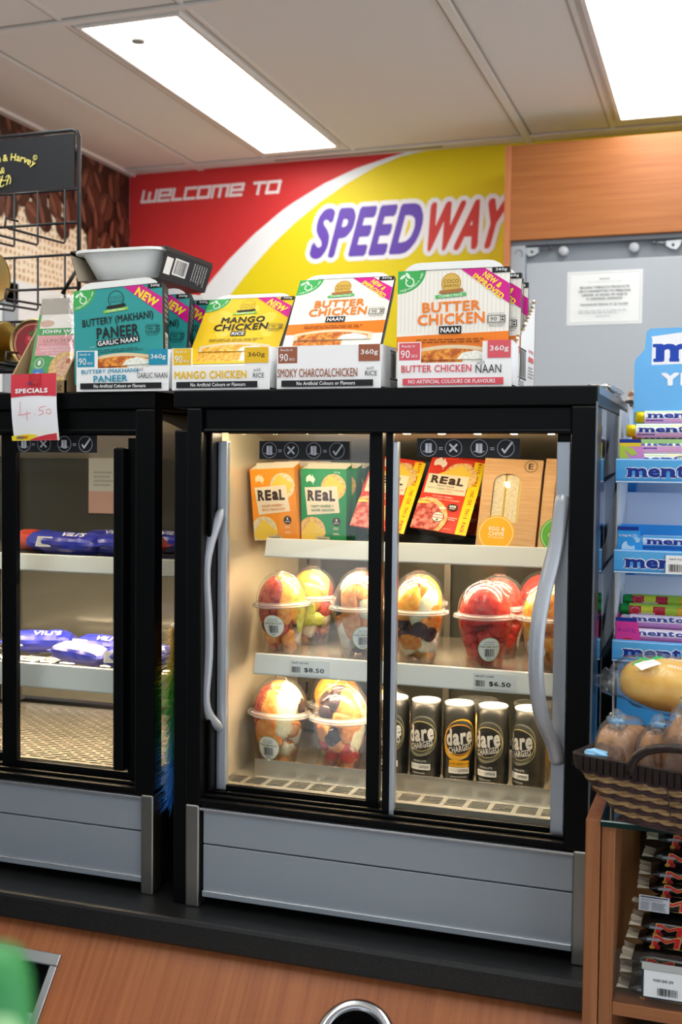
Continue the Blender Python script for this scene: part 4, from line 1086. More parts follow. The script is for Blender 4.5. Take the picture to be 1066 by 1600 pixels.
m.build('clear_sleeve', kt)
# specials tag hanging from the carton over the fridge front
sp = MB(); N = 12; x0, x1, zt, zb = -0.304, -0.2165, 1.752, 1.642
def tagsurf(u, v, d):
    z = zt + (zb - zt) * v; x = x0 + (x1 - x0) * u + .003 * v
    return (x, .0085 - .004 * sin(pi * min(1, v * 1.0)) - .004 * (1 - v) - d - .002 * sin(pi * u), z + .0015 * u)
vs = [tagsurf(i / 4, j / N, 0) for j in range(N + 1) for i in range(5)] + [tagsurf(i / 4, j / N, -.0005) for j in range(N + 1) for i in range(5)]
sp.add(vs[:5 * (N + 1)], [(j * 5 + i, (j + 1) * 5 + i, (j + 1) * 5 + i + 1, j * 5 + i + 1) for j in range(N) for i in range(4)], C('eceef3', .5), True)
sp.add(vs[5 * (N + 1):], [(j * 5 + i, j * 5 + i + 1, (j + 1) * 5 + i + 1, (j + 1) * 5 + i) for j in range(N) for i in range(4)], C('eceef3', .5), True)
p = Print(sp, (0, 0, 0), (x1 - x0, 0, 0), (0, 0, zb - zt), n=(0, -1, 0), surf=tagsurf, cuts=4, step=.00025)
TR = C('cf3545', .5)
for j in range(6): p.poly([(0, .33 * j / 6), (0, .33 * (j + 1) / 6), (1, .33 * (j + 1) / 6), (1, .33 * j / 6)], TR); p.k -= 1
p.k += 1; p.poly([(0, .33), (0, .345), (.5, .305), (1, .34), (1, .33)], TR)
p.poly([(0, .345), (0, .352), (.5, .322), (1, .35), (1, .343), (.5, .314)], TR)
p.rect(.42, .0, .68, .19, C('b9252f', .5)); p.text('SPECIALS', .47, .255, .72, .072, WHITE, bold=.045); p.text('SPEED', .46, .145, .13, .035, C('5b4a86', .5), bold=.03, shear=.25).text('WAY', .57, .145, .1, .035, C('e04a42', .5), bold=.03, shear=.25)
HW = C('dc7d84', .6)
for a in ((.24, .415, .22, .60), (.20, .62, .47, .59), (.385, .555, .375, .70), (.555, .605, .565, .62), (.68, .51, .80, .495), (.68, .51, .66, .555), (.66, .555, .74, .56), (.74, .56, .755, .60), (.755, .60, .65, .635)): p.line(*a, .013, HW)
p.line(.22, .60, .20, .62, .013, HW); p.ring(.87, .575, .055, .052, .012, HW)
p.poly([(0, .93), (0, 1), (1, 1), (1, .90), (.7, .93), (.4, .905)], C('f3df2a', .5)); p.poly([(.38, 1), (.55, .955), (.8, .915), (1, .895), (1, 1)], TR); p.poly([(.50, .965), (.6, .93), (.9, .885), (1, .88), (1, .895), (.8, .915), (.58, .95)], WHITE)
p.text('SPEED', .2, .955, .16, .045, C('54447e', .5), bold=.03, shear=.25).text('WAY', .33, .953, .12, .045, C('d8463c', .5), bold=.03, shear=.25)
tag(sp.build('specials_tag'), 'red and white specials tag reading 4.50 hung over the plain fridge', 'price tag')

# ================================================================ cracker boxes, snack packs, sandwiches (top shelf)
S1 = 1.4776
CREAM = C('f0e4cf', .5); CHOC = C('3d2a26', .5); CHEESE = C('f2cf52', .42)
CRACK = two_tone('cracker_face', 'd9a253', 'efcd92', 170, .38, .6)
RICEC = two_tone('rice_cracker_face', 'd9c7a0', 'efe2c6', 170, .38, .6)
def roo(p, cx, cy, s, col):
    k = p.W / p.H
    pts = [(-.5, -.05), (-.42, -.3), (-.25, -.38), (-.12, -.5), (.02, -.48), (.05, -.33), (.15, -.3), (.22, -.52), (.3, -.3), (.5, -.05), (.48, .15), (.33, .38), (.18, .36), (.05, .2), (-.15, .18), (-.4, .3), (-.48, .2)]
    p.poly([(cx + x * s, cy + y * s * k) for x, y in pts], col)
    p.ell(cx + .3 * s, cy + .5 * s * k, .05 * s, .05 * s, col)
def slab_word(p, s, cx, cy, w, h, m_):
    """heavy slab-serif word: each letter with feet"""
    ws = [1.0 if c not in 'Li' else .85 for c in s]; T = sum(ws) + .08 * (len(s) - 1); x = cx - w / 2
    for c, q in zip(s, ws):
        lw = w * q / T; ch = c.upper() if c != 'a' else 'a'
        p.text(c, x + lw / 2, cy + (0.06 * h if c == 'a' else 0), lw * .98, h * (.86 if c == 'a' else 1), m_, bold=.055)
        if c in 'RL': p.rect(x - lw * .06, cy + h * .40, x + lw * .40, cy + h * .5, m_)
        if c in 'RL': p.rect(x - lw * .06, cy - h * .5, x + lw * .38, cy - h * .40, m_)
        x += lw * (1 + .08 * T / sum(ws) * .9)
def cracker_box(kind, label):
    w, h, d = .0405, .123, .030
    t = thing('cracker_box', label, 'cracker box', group='cheese and cracker boxes on the top shelf')
    col = {'orange': 'f59a26', 'green': '0f8a4d'}[kind]
    m = MB(); K = C(col, .42); I = C('e9e4d8', .6)
    m.poly([(-w, 0, 0), (w, 0, 0), (w, 0, h), (-w, 0, h)], K); m.poly([(w, 0, 0), (w, d, 0), (w, d, h + .006), (w, 0, h)], K); m.poly([(-w, d, 0), (-w, 0, 0), (-w, 0, h), (-w, d, h + .006)], K); m.poly([(w, d, 0), (-w, d, 0), (-w, d, h + .009), (w, d, h + .009)], K); m.poly([(-w, 0, 0), (-w, d, 0), (w, d, 0), (w, 0, 0)], K)
    e = .0008; m.poly([(-w + e, d - e, 0.01), (w - e, d - e, 0.01), (w - e, d - e, h + .0088), (-w + e, d - e, h + .0088)], I); m.poly([(-w + e, e, .01), (-w + e, d, .01), (-w + e, d, h + .0058), (-w + e, e, h)], I); m.poly([(w - e, d, .01), (w - e, e, .01), (w - e, e, h), (w - e, d, h + .0058)], I); m.poly([(w, e, .01), (-w, e, .01), (-w, e, h), (w, e, h)], I); m.poly([(-w, 0, h * .93), (w, 0, h * .93), (w, d, h * .93), (-w, d, h * .93)], I)
    p = front(m, -w, w, h, 0, 0)
    cf_ = CRACK if kind == 'green' else RICEC
    p.text('50g' if kind == 'green' else '40g', .80, .05, .14, .03, C('c9e8cf' if kind == 'green' else 'a8681a', .5), bold=0)
    roo(p, .21, .145, .20, C('eef3ea' if kind == 'green' else 'f8e6c2', .5))
    p.ell(.72, .25, .275, .275, cf_, n=40); p.poly([(.64, .08), (.97, .235), (.80, .40), (.40, .30)], CHEESE)
    p.ell(.24, .86, .30, .30, cf_, n=40); p.poly([(.22, .70), (.56, .88), (.30, 1.0), (.02, .97), (-.0, .9)], CHEESE)
    p.poly([(.08, .26), (.80, .235), (.86, .60), (.14, .64)], CREAM)
    for i in range(12): p.ell(.10 + i * .062, .262 - i * .0022, .012, .012, CREAM, n=8); p.ell(.16 + i * .06, .636 - i * .0034, .012, .012, CREAM, n=8); p.k -= 2
    p.k += 2
    slab_word(p, 'REaL', .455, .37, .62, .15, CHOC)
    sc = C('e08a2c' if kind == 'orange' else '1f7a48', .5)
    p.text('COLBY CHEESE +' if kind == 'orange' else 'TASTY CHEESE +', .47, .515, .5, .034, sc, bold=.02, rot=2); p.text('RICE CRACKERS' if kind == 'orange' else 'WATER CRACKERS', .49, .57, .52, .034, sc, bold=.02, rot=2)
    p.ell(.79, .725, .09, .09, CHOC); p.text('1', .79, .705, .03, .035, WHITE, bold=.02).text('SERVE', .79, .745, .11, .018, WHITE, bold=.02)
    p.lines(.72, .80, .86, .84, 2, C('f4e8d0', .5)); p.lines(.72, .88, .86, .91, 2, C('f4e8d0', .5)); p.rect(.34, .935, .64, .995, C('bdb7a0', .4)); p.lines(.38, .95, .6, .98, 1, C('6d6a5c', .5)); p.line(.32, .9, .46, .898, .006, C('b99a33', .5))
    m.build('card_box', t)
    return t
OB = cracker_box('orange', 'orange cheese and rice cracker box with open top, front of its pair of colours')
place(OB, (0.1000, 0.188, S1), (rad(4), rad(-3), 0))
dup(OB, (0.1035, 0.243, S1 + .003), (rad(0), rad(-1), 0), 'orange cracker box standing behind the front orange one')
dup(OB, (0.1115, 0.286, S1 + .004), (rad(0), 0, 0), 'rearmost orange cracker box, only its top corner showing')
GB = cracker_box('green', 'green cheese and water cracker box at the front of its row')
place(GB, (0.183, 0.197, S1), (rad(2), 0, 0))
for (x, y, z, l) in ((0.1850, 0.236, .002, 'green cracker box second in its row, behind the front green one'), (0.1875, 0.276, .002, 'green cracker box third in its row'), (0.1885, 0.318, .002, 'green cracker box at the very back of its row')):
    dup(GB, (x, y, S1 + z), (0, rad(1), 0), l)

def feast_pack(label):
    w, h, d = .0465, .147, .034
    t = thing('snack_pack', label, 'snack pack', group='red snack packs on the top shelf')
    m = MB(); R_ = C('dd3b2b', .4)
    m.prism([(-w, 0, 0), (w, 0, 0), (w, 0, h - .006), (w - .006, 0, h), (-w + .006, 0, h), (-w, 0, h - .006)], (0, .0012, 0), R_)
    p = front(m, -w, w, h, 0, 0)
    p.rect(.8, .02, 1.0, 1.0, C('f4dc1c', .42))
    for i, ch in enumerate('60% MORE INSIDE THIS PACK'):
        if ch != ' ': p.text(ch, .905, .085 + i * .0365, None, .040, C('c8361f', .45), bold=.02, rot=-90); p.k -= 1
    p.k += 1
    p.poly([(.86, .06), (.9, .03), (.95, .06)], C('c8361f', .45))
    roo(p, .19, .095, .24, C('f5e6da', .5)); p.text('80g', .70, .065, .13, .028, C('f3b7a6', .5), bold=0)
    p.ell(.61, .25, .30, .30, CRACK, n=40); p.poly([(.60, .09), (.80, .20), (.80, .33), (.2, .33), (.2, .25)], CHEESE); p.rect(.8, .09, .8001, .1, CHEESE)
    p.poly([(.035, .255), (.775, .235), (.79, .50), (.045, .52)], CREAM)
    slab_word(p, 'REaL', .41, .325, .60, .105, CHOC)
    p.text('FEAST PACK', .41, .405, .32, .018, CHOC, bold=.03); p.text('TASTY CHEESE', .24, .445, .33, .02, C('3f8a5c', .5), bold=.02).text('MILD SALAMI', .59, .442, .32, .02, C('d8402f', .5), bold=.02).text('CRACKERS', .42, .478, .26, .02, C('dfa53c', .5), bold=.02)
    p.text('8 X TASTY CHEESE +', .42, .55, .38, .02, C('f7ddd2', .5), bold=.02).text('8 X MILD SALAMI + 8 X CRACKERS', .42, .585, .62, .02, C('f7ddd2', .5), bold=.02)
    p.ell(.2, .84, .40, .40, CRACK, n=44); p.ell(.13, .85, .38, .36, two_tone('salami_picture', 'a92a25', 'e8887a', 130, .42, .62), n=44)
    p.poly([(.0, .645), (.1, .632), (.25, .645), (.2, .66), (0, .68)], CHEESE)
    p.ell(.64, .67, .095, .075, CHOC); p.text('60%', .64, .66, .12, .03, WHITE, bold=.04).text('MORE', .64, .69, .1, .014, WHITE, bold=.02); p.poly([(.40, .70), (.45, .685), (.55, .69), (.52, .705), (.45, .715), (.44, .725)], C('f5e6da', .5))
    p.ell(.43, .82, .115, .105, C('f0ece4', .5)); p.ring(.43, .82, .115, .105, .012, C('2c2c30', .5)); p.rect(.32, .79, .54, .835, C('c53a34', .5)); p.rect(.34, .80, .52, .825, C('f4ece8', .5)); p.poly([(.4, .855), (.43, .84), (.46, .855), (.43, .875)], C('3a7d4c', .5))
    p.lines(.62, .80, .78, .85, 2, C('f7ddd2', .5)); p.line(.56, .80, .62, .82, .006, C('f7ddd2', .5)); p.lines(.58, .955, .77, .97, 1, C('f2b9a8', .5))
    m.build('card_sleeve', t)
    m = MB(); PT = C('55585c', .22, spec=.8)
    F = rrect(-w + .001, w - .001, .001, h - .004, .01); Bk = rrect(-w + .008, w - .008, .010, h - .014, .012); n = len(F)
    vs = [(x, .0014, z) for x, z in F] + [(x, d, z) for x, z in Bk]
    m.add(vs, [(k, (k + 1) % n, (k + 1) % n + n, k + n) for k in range(n)], PT, True); m.add(vs[n:], [tuple(range(n))], PT); m.build('plastic_tray', t)
    return t
FP = feast_pack('red salami cheese and cracker pack leaning back in front of the sandwich box')
place(FP, (0.388, 0.172, S1 + .024), (rad(-36), rad(7), 0))
dup(FP, (0.2845, 0.172, S1 + .024), (rad(-36), rad(7), 0), 'red salami cheese and cracker pack leaning back behind the door divider')
# little props the packs lean on: the same packs stacked behind
dup(FP, (0.400, 0.272, S1 + .016), (rad(-30), rad(5), 0), 'red cracker pack half hidden behind the leaning one beside the sandwiches')

KRAFT = two_tone('kraft_card', 'c69a68', 'dbb387', 900, .35, .65, rough=.6, stretch=(.02, .02, 1))
def sandwich(kind, label):
    w, h, d = .0475, .150, .052
    t = thing('sandwich_box', label, 'sandwich', group='kraft sandwich boxes on the top shelf')
    m = MB()
    e = .0165; m.poly([(-w, 0, 0), (w, 0, 0), (w, d, e), (-w, d, e)], KRAFT); m.poly([(w, 0, 0), (w, .004, h), (w, d, e)], KRAFT); m.poly([(-w, 0, 0), (-w, d, e), (-w, .004, h)], KRAFT); m.poly([(-w, d, e), (w, d, e), (w, .004, h), (-w, .004, h)], KRAFT)
    # front with an arched window left open in the card
    X0, X1, Z0, Z1 = -.029, .016, .043, .124
    R_ = [(X0, Z0), (X1, Z0)] + [((X0 + X1) / 2 + (X1 - X0) / 2 * cos(rad(a)) , Z1 - .016 + .016 * sin(rad(a))) for a in range(0, 181, 15)]
    m.poly([(-w, 0, 0), (w, 0, 0), (w, 0, Z0), (-w, 0, Z0)], KRAFT); m.poly([(-w, 0, Z1), (w, 0, Z1), (w, .004, h), (-w, .004, h)], KRAFT)
    m.poly([(-w, 0, Z0), (X0, 0, Z0), (X0, 0, Z1), (-w, 0, Z1)], KRAFT); m.poly([(X1, 0, Z0), (w, 0, Z0), (w, 0, Z1), (X1, 0, Z1)], KRAFT)
    arc = R_[2:]; k = len(arc) // 2
    m.poly([(X1, 0, Z1)] + [(x, 0, z) for x, z in reversed(arc[:k + 1])][::1], KRAFT); m.poly([(X0, 0, Z1)] + [(x, 0, z) for x, z in arc[k:]][::-1], KRAFT)
    p = front(m, -w, w, h, 0, -.0001)
    bcol = C('f0b61f' if kind == 'egg' else '56ad3a', .42)
    p.ell(.33, .84, .31, .31, bcol, n=44); p.ring(.33, .84, .285, .285, .008, WHITE, n=44)
    if kind == 'egg': p.text('EGG &', .335, .79, .27, .044, WHITE, bold=.02).text('CHIVE', .335, .845, .26, .044, WHITE, bold=.02).text('free range filling', .335, .885, .26, .02, WHITE, bold=0, shear=.2)
    else: p.text('BASIL', .335, .79, .26, .044, WHITE, bold=.02).text('CHICKEN', .335, .845, .36, .044, WHITE, bold=.02).text('on multigrain', .335, .885, .24, .02, WHITE, bold=0, shear=.2)
    q = Print(m, (-w, .0001 + .004, h), (2 * w, 0, 0), (0, -.004, -(h - Z1)), n=(0, -1, 0))
    q.text('HANDMADE', .28, .1, .30, .13, C('4a3d2c', .5), bold=.0).text('FOR YOU!', .30, .42, .26, .15, C('4a3d2c', .5), bold=.0)
    q.ell(.80, .45, .115, .115, C('f0ece2', .5)); q.ring(.80, .45, .115, .115, .008, C('3b3a36', .5)); q.ring(.80, .45, .098, .098, .006, C('3b3a36', .5)); q.text('E', .80, .45, .085, .4, C('2a2926', .5), bold=.02)
    m.build('card_box', t)
    m = MB(); bread = two_tone('sandwich_bread_' + kind, 'd9cba6', 'efe4c8', 260, .35, .6, rough=.8, bump=.2)
    for a, b, c_ in ((X0 + .0005, X0 + .018, bread), (X0 + .0215, X1 - .004, bread)):
        m.box(a, b, .0035, .03, Z0 - .012, Z1 - .001, c_)
    m.box(X0 + .018, X0 + .0215, .0045, .03, Z0 - .012, Z1 - .002, C('c9a84a' if kind == 'egg' else '6f8a3c', .6, bump=.3)); m.box(X1 - .004, X1 + .004, .0045, .03, Z0 - .012, Z1 - .003, C('e7cf7a' if kind == 'egg' else 'c9d08a', .6, bump=.3))
    m.build('sandwich', t)
    m = MB(); m.poly([(X0, .0008, Z0), (X1, .0008, Z0), (X1, .0008, Z1), (X0, .0008, Z1)], clear('window_film', (.99, .99, .99), .6, .05)); m.build('window_film', t)
    return t
SE = sandwich('egg', 'kraft sandwich box with a yellow egg and chive badge')
place(SE, (0.4965, 0.176, S1), (rad(-17), rad(2), 0))
SB = sandwich('basil', 'kraft sandwich box with a green badge beside the door handle')
place(SB, (0.5955, 0.178, S1), (rad(-17), rad(2), 0))

# ================================================================ fruit cups
CUPPL = clear('cup_plastic', (.985, .985, .985), .85, .05, haze=.03, bump=.06, bscale=60)
def fr(n, a, b): return two_tone('fruit_' + n, a, b, 110, .35, .65, rough=.22, bump=.12)
FRUIT = {'mango_chunk': fr('mango', 'ec931a', 'f9bb4e'), 'rockmelon_chunk': fr('rockmelon', 'e08334', 'f2ac63'), 'watermelon_chunk': fr('watermelon', 'b3161c', 'da4038'), 'strawberry': fr('strawberry', 'a51320', 'd63a33'), 'grape': fr('grape', '1d1019', '3b1c2c'), 'honeydew_chunk': fr('honeydew', 'e3dfb2', 'f5f2d8'), 'kiwi_slice': fr('kiwi', '9fb23a', 'ccd273'), 'pineapple_chunk': fr('pineapple', 'e6b93a', 'f3d67a'), 'plum_wedge': fr('plum', '9c2d2b', 'cf5a48'), 'orange_slice': fr('orange', 'd4741c', 'eca04a'), 'apple_chunk': fr('apple', 'e8e4d6', 'faf7ee')}
def cup_r(z): return .0290 + .0150 * z / .080
CUPRIM = clear('cup_rim_plastic', (.97, .97, .97), 1.1, .06, haze=.28)
def cup_label(mb, a0, z0, green=True, head='FRUIT SALAD'):
    def sf(u, v, d):
        z = z0 + .0195 - .039 * v; r = cup_r(z) + .0006 + d; a = rad(a0) + (u - .5) * .039 / .039; return (r * sin(a), -r * cos(a), z)
    p = Print(mb, (0, 0, 0), (.039, 0, 0), (0, 0, -.039), n=(0, -1, 0), surf=sf, cuts=14, step=.00005)
    p.ell(.5, .5, .5, .5, C('f1f3f1', .45), n=36); p.ring(.5, .5, .5, .5, .025, C('7fae5a' if green else 'c98d4a', .5), n=36)
    p.text(head, .5, .2, .42, .06, C('46604a', .5), bold=.0); p.lines(.24, .26, .76, .32, 1, C('8c9a90', .5)); p.text('PARINGA VALLEY', .5, .385, .84, .075, C('3c3f3c', .5), bold=.01); p.ell(.5, .385, .05, .035, C('7cb83c', .5)); p.barcode(.28, .47, .74, .8, INK, 18); p.lines(.36, .84, .64, .93, 2, C('6d726e', .5))
def fruit_cup(label, dome, palette, seed, lab=None, group='domed fruit cups in the fridge'):
    """dome: pieces placed by hand (kind, x, y, z, rx, ry, rz, tilt); the cup below is filled from the palette"""
    t = thing('fruit_cup', label, 'fruit cup', group=group)
    m = MB(); m.lathe([(.0005, .0012), (.0285, .0012), (.029, .0), (cup_r(.055), .055), (cup_r(.057) + .0006, .057), (.0442, .079)], CUPPL, n=44); m.lathe([(.0442, .079), (.0485, .0795), (.0508, .0805), (.0510, .0825), (.0490, .0835), (.0440, .0835)], CUPRIM, n=44)
    cup = m.build('cup', t)
    m = MB(); m.lathe([(.0440, .0838), (.0496, .0838), (.0502, .0850), (.0490, .0862), (.0445, .0866), (.0440, .0895)], CUPRIM, n=44); pr_ = [(.0440, .0895)] + [(.0440 * cos(rad(a)) ** .85, .0895 + .0485 * sin(rad(a)) ** 1.05) for a in range(8, 88, 8)] + [(.010, .1390), (.0098, .1365)]
    m.lathe(pr_, CUPPL, n=44); m.build('dome_lid', t)
    if lab:
        m = MB(); cup_label(m, *lab); m.build('label', t)
    r = random.Random(seed); k = 0
    for z, n in ((.012, 4), (.029, 5), (.047, 5), (.065, 6)):
        for i in range(n):
            kind = palette[k % len(palette)] if r.random() < .7 else r.choice(palette); k += 1
            a = 2 * pi * (i + .5 * (k % 2)) / n + r.uniform(-.25, .25); R_ = cup_r(z) - .0125; s = cup_r(z) / .038
            if kind == 'grape': rr = (.0105, .0105, .0115)
            else: rr = (.0125 * s * r.uniform(.9, 1.1), .0115 * s, .0125 * r.uniform(.9, 1.15))
            b = MB(); b.blob((R_ * sin(a), -R_ * cos(a), max(z, rr[2] + .001)), rr, FRUIT[kind], rot=(r.uniform(-.5, .5), r.uniform(-.5, .5), a), sub=3, amp=.2 if kind != 'grape' else .03, freq=1.7, seed=seed + k, power=2.0 if kind in ('grape', 'strawberry') else 4.5)
            vs = []
            for q in b.v:       # keep the piece inside the cup wall
                e = math.hypot(q[0], q[1]) / (cup_r(max(q[2], 0)) - .0022)
                vs.append((q[0] / e, q[1] / e, q[2]) if e > 1 else q)
            b.v = vs; b.build(kind, t)
    b = MB(); b.blob((0, 0, .043), (.020, .020, .040), FRUIT[palette[0]], amp=.2, seed=seed); b.build(palette[0], t)
    for i, (kind, x, y, z, rx, ry, rz, tilt) in enumerate(dome):
        b = MB()
        def inside(q, c=Vector((x, y, z))):
            return q
        b.blob((0, 0, 0), (rx, ry, rz), FRUIT[kind], rot=(0, rad(tilt), 0), sub=4, amp=.13 if kind != 'grape' else .03, freq=1.3, seed=seed * 3 + i, power=2.0 if kind in ('grape', 'strawberry', 'plum_wedge') else 3.6)
        vs = []
        for v in b.v:
            q = Vector(v) + Vector((x, y, z)); zz = q.z - .086
            if zz > 0:      # keep each piece inside the dome
                e = math.sqrt((q.x / .0405) ** 2 + (q.y / .0405) ** 2 + (zz / .0475) ** 2)
                if e > 1: q = Vector((q.x / e, q.y / e, .086 + zz / e))
            else:
                e = math.hypot(q.x, q.y) / min(cup_r(max(q.z, 0)) - .0022, .0405)
                if e > 1: q.x /= e; q.y /= e
            vs.append(tuple(q))
        b.v = vs; b.build(kind, t)
    return t
S2 = 1.2869; FL = 1.0877
c1 = fruit_cup('fruit cup with red plum and mango dome, upper fruit shelf by the side wall', [('plum_wedge', -.019, -.014, .099, .024, .026, .040, -6), ('plum_wedge', -.004, -.024, .095, .015, .020, .032, 6), ('mango_chunk', .020, -.012, .098, .022, .028, .042, 8), ('kiwi_slice', .012, .014, .112, .026, .018, .026, 25), ('kiwi_slice', .033, -.010, .068, .009, .016, .034, -10), ('plum_wedge', -.01, .02, .1, .026, .02, .035, 0)],
    ('orange_slice', 'grape', 'rockmelon_chunk', 'plum_wedge', 'kiwi_slice', 'apple_chunk'), 3, lab=(-14, .050, False))
place(c1, (0.1185, 0.178, S2), (0, rad(-2), rad(12)))
c2 = fruit_cup('fruit cup with orange slices and melon spear, upper shelf beside the divider', [('rockmelon_chunk', -.010, -.026, .082, .015, .016, .048, -8), ('orange_slice', .010, -.012, .112, .026, .026, .024, 10), ('watermelon_chunk', .004, -.004, .124, .026, .022, .016, 0), ('orange_slice', .028, -.008, .098, .016, .022, .022, 0), ('honeydew_chunk', .020, -.026, .086, .016, .014, .018, 0), ('grape', -.032, -.010, .092, .013, .02, .026, 0), ('honeydew_chunk', -.01, .02, .108, .03, .02, .03, 0)],
    ('grape', 'honeydew_chunk', 'rockmelon_chunk', 'apple_chunk', 'orange_slice'), 8, lab=(20, .038))
place(c2, (0.2530, 0.180, S2), (0, 0, rad(10)))
c3 = fruit_cup('fruit cup with mango dome over grapes, upper fruit shelf just past the divider', [('mango_chunk', -.018, -.016, .104, .024, .024, .034, -10), ('honeydew_chunk', .012, -.022, .092, .014, .016, .034, 35), ('mango_chunk', .02, .0, .11, .024, .024, .026, 20), ('plum_wedge', .004, .004, .124, .026, .02, .014, 0), ('orange_slice', .026, -.018, .078, .014, .016, .02, 0), ('grape', .004, -.034, .058, .014, .012, .013, 0), ('grape', .020, -.027, .050, .014, .012, .013, 0), ('orange_slice', -.012, -.030, .036, .019, .013, .012, 0)],
    ('mango_chunk', 'grape', 'orange_slice', 'grape', 'honeydew_chunk', 'apple_chunk'), 14)
place(c3, (0.3560, 0.178, S2), (0, 0, rad(12)))
wm = fruit_cup('watermelon cup packed solid red with an oval barcode label, upper fruit shelf', [('watermelon_chunk', -.020, -.016, .100, .022, .024, .030, -8), ('watermelon_chunk', .004, -.022, .108, .020, .02, .030, 0), ('watermelon_chunk', .026, -.010, .098, .018, .026, .028, 10), ('watermelon_chunk', .0, .012, .112, .034, .024, .03, 0), ('watermelon_chunk', .012, -.028, .094, .018, .012, .02, 20), ('watermelon_chunk', -.006, -.03, .088, .018, .012, .018, 0)],
    ('watermelon_chunk',), 21, lab=(16, .034, True, 'WATERMELON'))
place(wm, (0.4680, 0.170, S2), (0, 0, rad(8)))
mg = fruit_cup('mango and orange cup partly hidden by the bowed door handle', [('mango_chunk', -.016, -.014, .102, .026, .026, .036, -8), ('orange_slice', .016, -.016, .096, .022, .022, .034, 12), ('mango_chunk', .004, .012, .110, .032, .022, .03, 0), ('orange_slice', .0, -.03, .084, .022, .012, .018, 0)],
    ('orange_slice', 'mango_chunk', 'rockmelon_chunk', 'pineapple_chunk'), 27, lab=(-34, .036))
place(mg, (0.5680, 0.178, S2), (0, 0, rad(8)))
dup(c1, (0.1300, 0.285, S2), (0, 0, rad(-70)), 'fruit cup directly behind the plum and mango one, upper fruit shelf')
dup(c2, (0.2200, 0.292, S2), (0, 0, rad(150)), 'pale fruit cup standing behind the orange slice one, beside the divider')
dup(c3, (0.3280, 0.288, S2), (0, 0, rad(100)), 'fruit cup standing behind the mango domed one past the divider')
dup(wm, (0.4700, 0.280, S2), (0, 0, rad(80)), 'second watermelon cup directly behind the labelled one')
dup(wm, (0.5290, 0.372, S2), (0, 0, rad(160)), 'rearmost watermelon cup, between the second one and the mango cups')
dup(mg, (0.5780, 0.280, S2), (0, 0, rad(95)), 'mango and orange cup standing behind the one at the door handle')
l1 = fruit_cup('fruit cup with pale honeydew spear, bottom of the fridge by the side wall', [('plum_wedge', -.026, -.008, .096, .018, .026, .040, 8), ('honeydew_chunk', .014, -.018, .096, .018, .022, .052, 12), ('rockmelon_chunk', -.010, -.026, .080, .014, .014, .040, 0), ('honeydew_chunk', .020, .008, .108, .022, .026, .032, 10), ('rockmelon_chunk', -.01, .01, .112, .024, .024, .024, 0), ('grape', .036, -.006, .096, .008, .012, .014, 0)],
    ('rockmelon_chunk', 'orange_slice', 'honeydew_chunk', 'rockmelon_chunk'), 33, lab=(-14, .033))
place(l1, (0.1000, 0.196, FL), (0, rad(3), rad(12)), 1.1)
l2 = fruit_cup('fruit cup with black grapes and strawberries at the bottom of the fridge', [('grape', -.021, -.020, .096, .013, .012, .013, 0), ('grape', -.006, -.022, .112, .012, .012, .013, 0), ('grape', -.024, -.010, .114, .012, .012, .013, 0), ('grape', -.004, -.006, .124, .012, .012, .012, 0), ('orange_slice', .018, -.014, .104, .022, .022, .030, 10), ('honeydew_chunk', .03, .0, .104, .016, .024, .028, 10), ('rockmelon_chunk', .012, -.03, .082, .024, .012, .012, 15), ('orange_slice', -.005, .018, .108, .034, .018, .028, 0), ('strawberry', .012, -.024, .036, .015, .012, .019, -15), ('grape', -.008, -.028, .058, .014, .010, .016, 0), ('honeydew_chunk', .026, -.02, .056, .010, .012, .022, 20)],
    ('orange_slice', 'strawberry', 'grape', 'strawberry', 'rockmelon_chunk'), 41)
place(l2, (0.2190, 0.196, FL), (0, 0, rad(12)), 1.1)
dup(mg, (0.1760, 0.296, FL), (0, 0, rad(40)), 'mango cup standing behind the grape cup at the bottom of the fridge', scale=1.1)
dup(l1, (0.2840, 0.250, FL), (0, 0, rad(100)), 'fruit cup half hidden by the door divider, fridge bottom', scale=1.0)

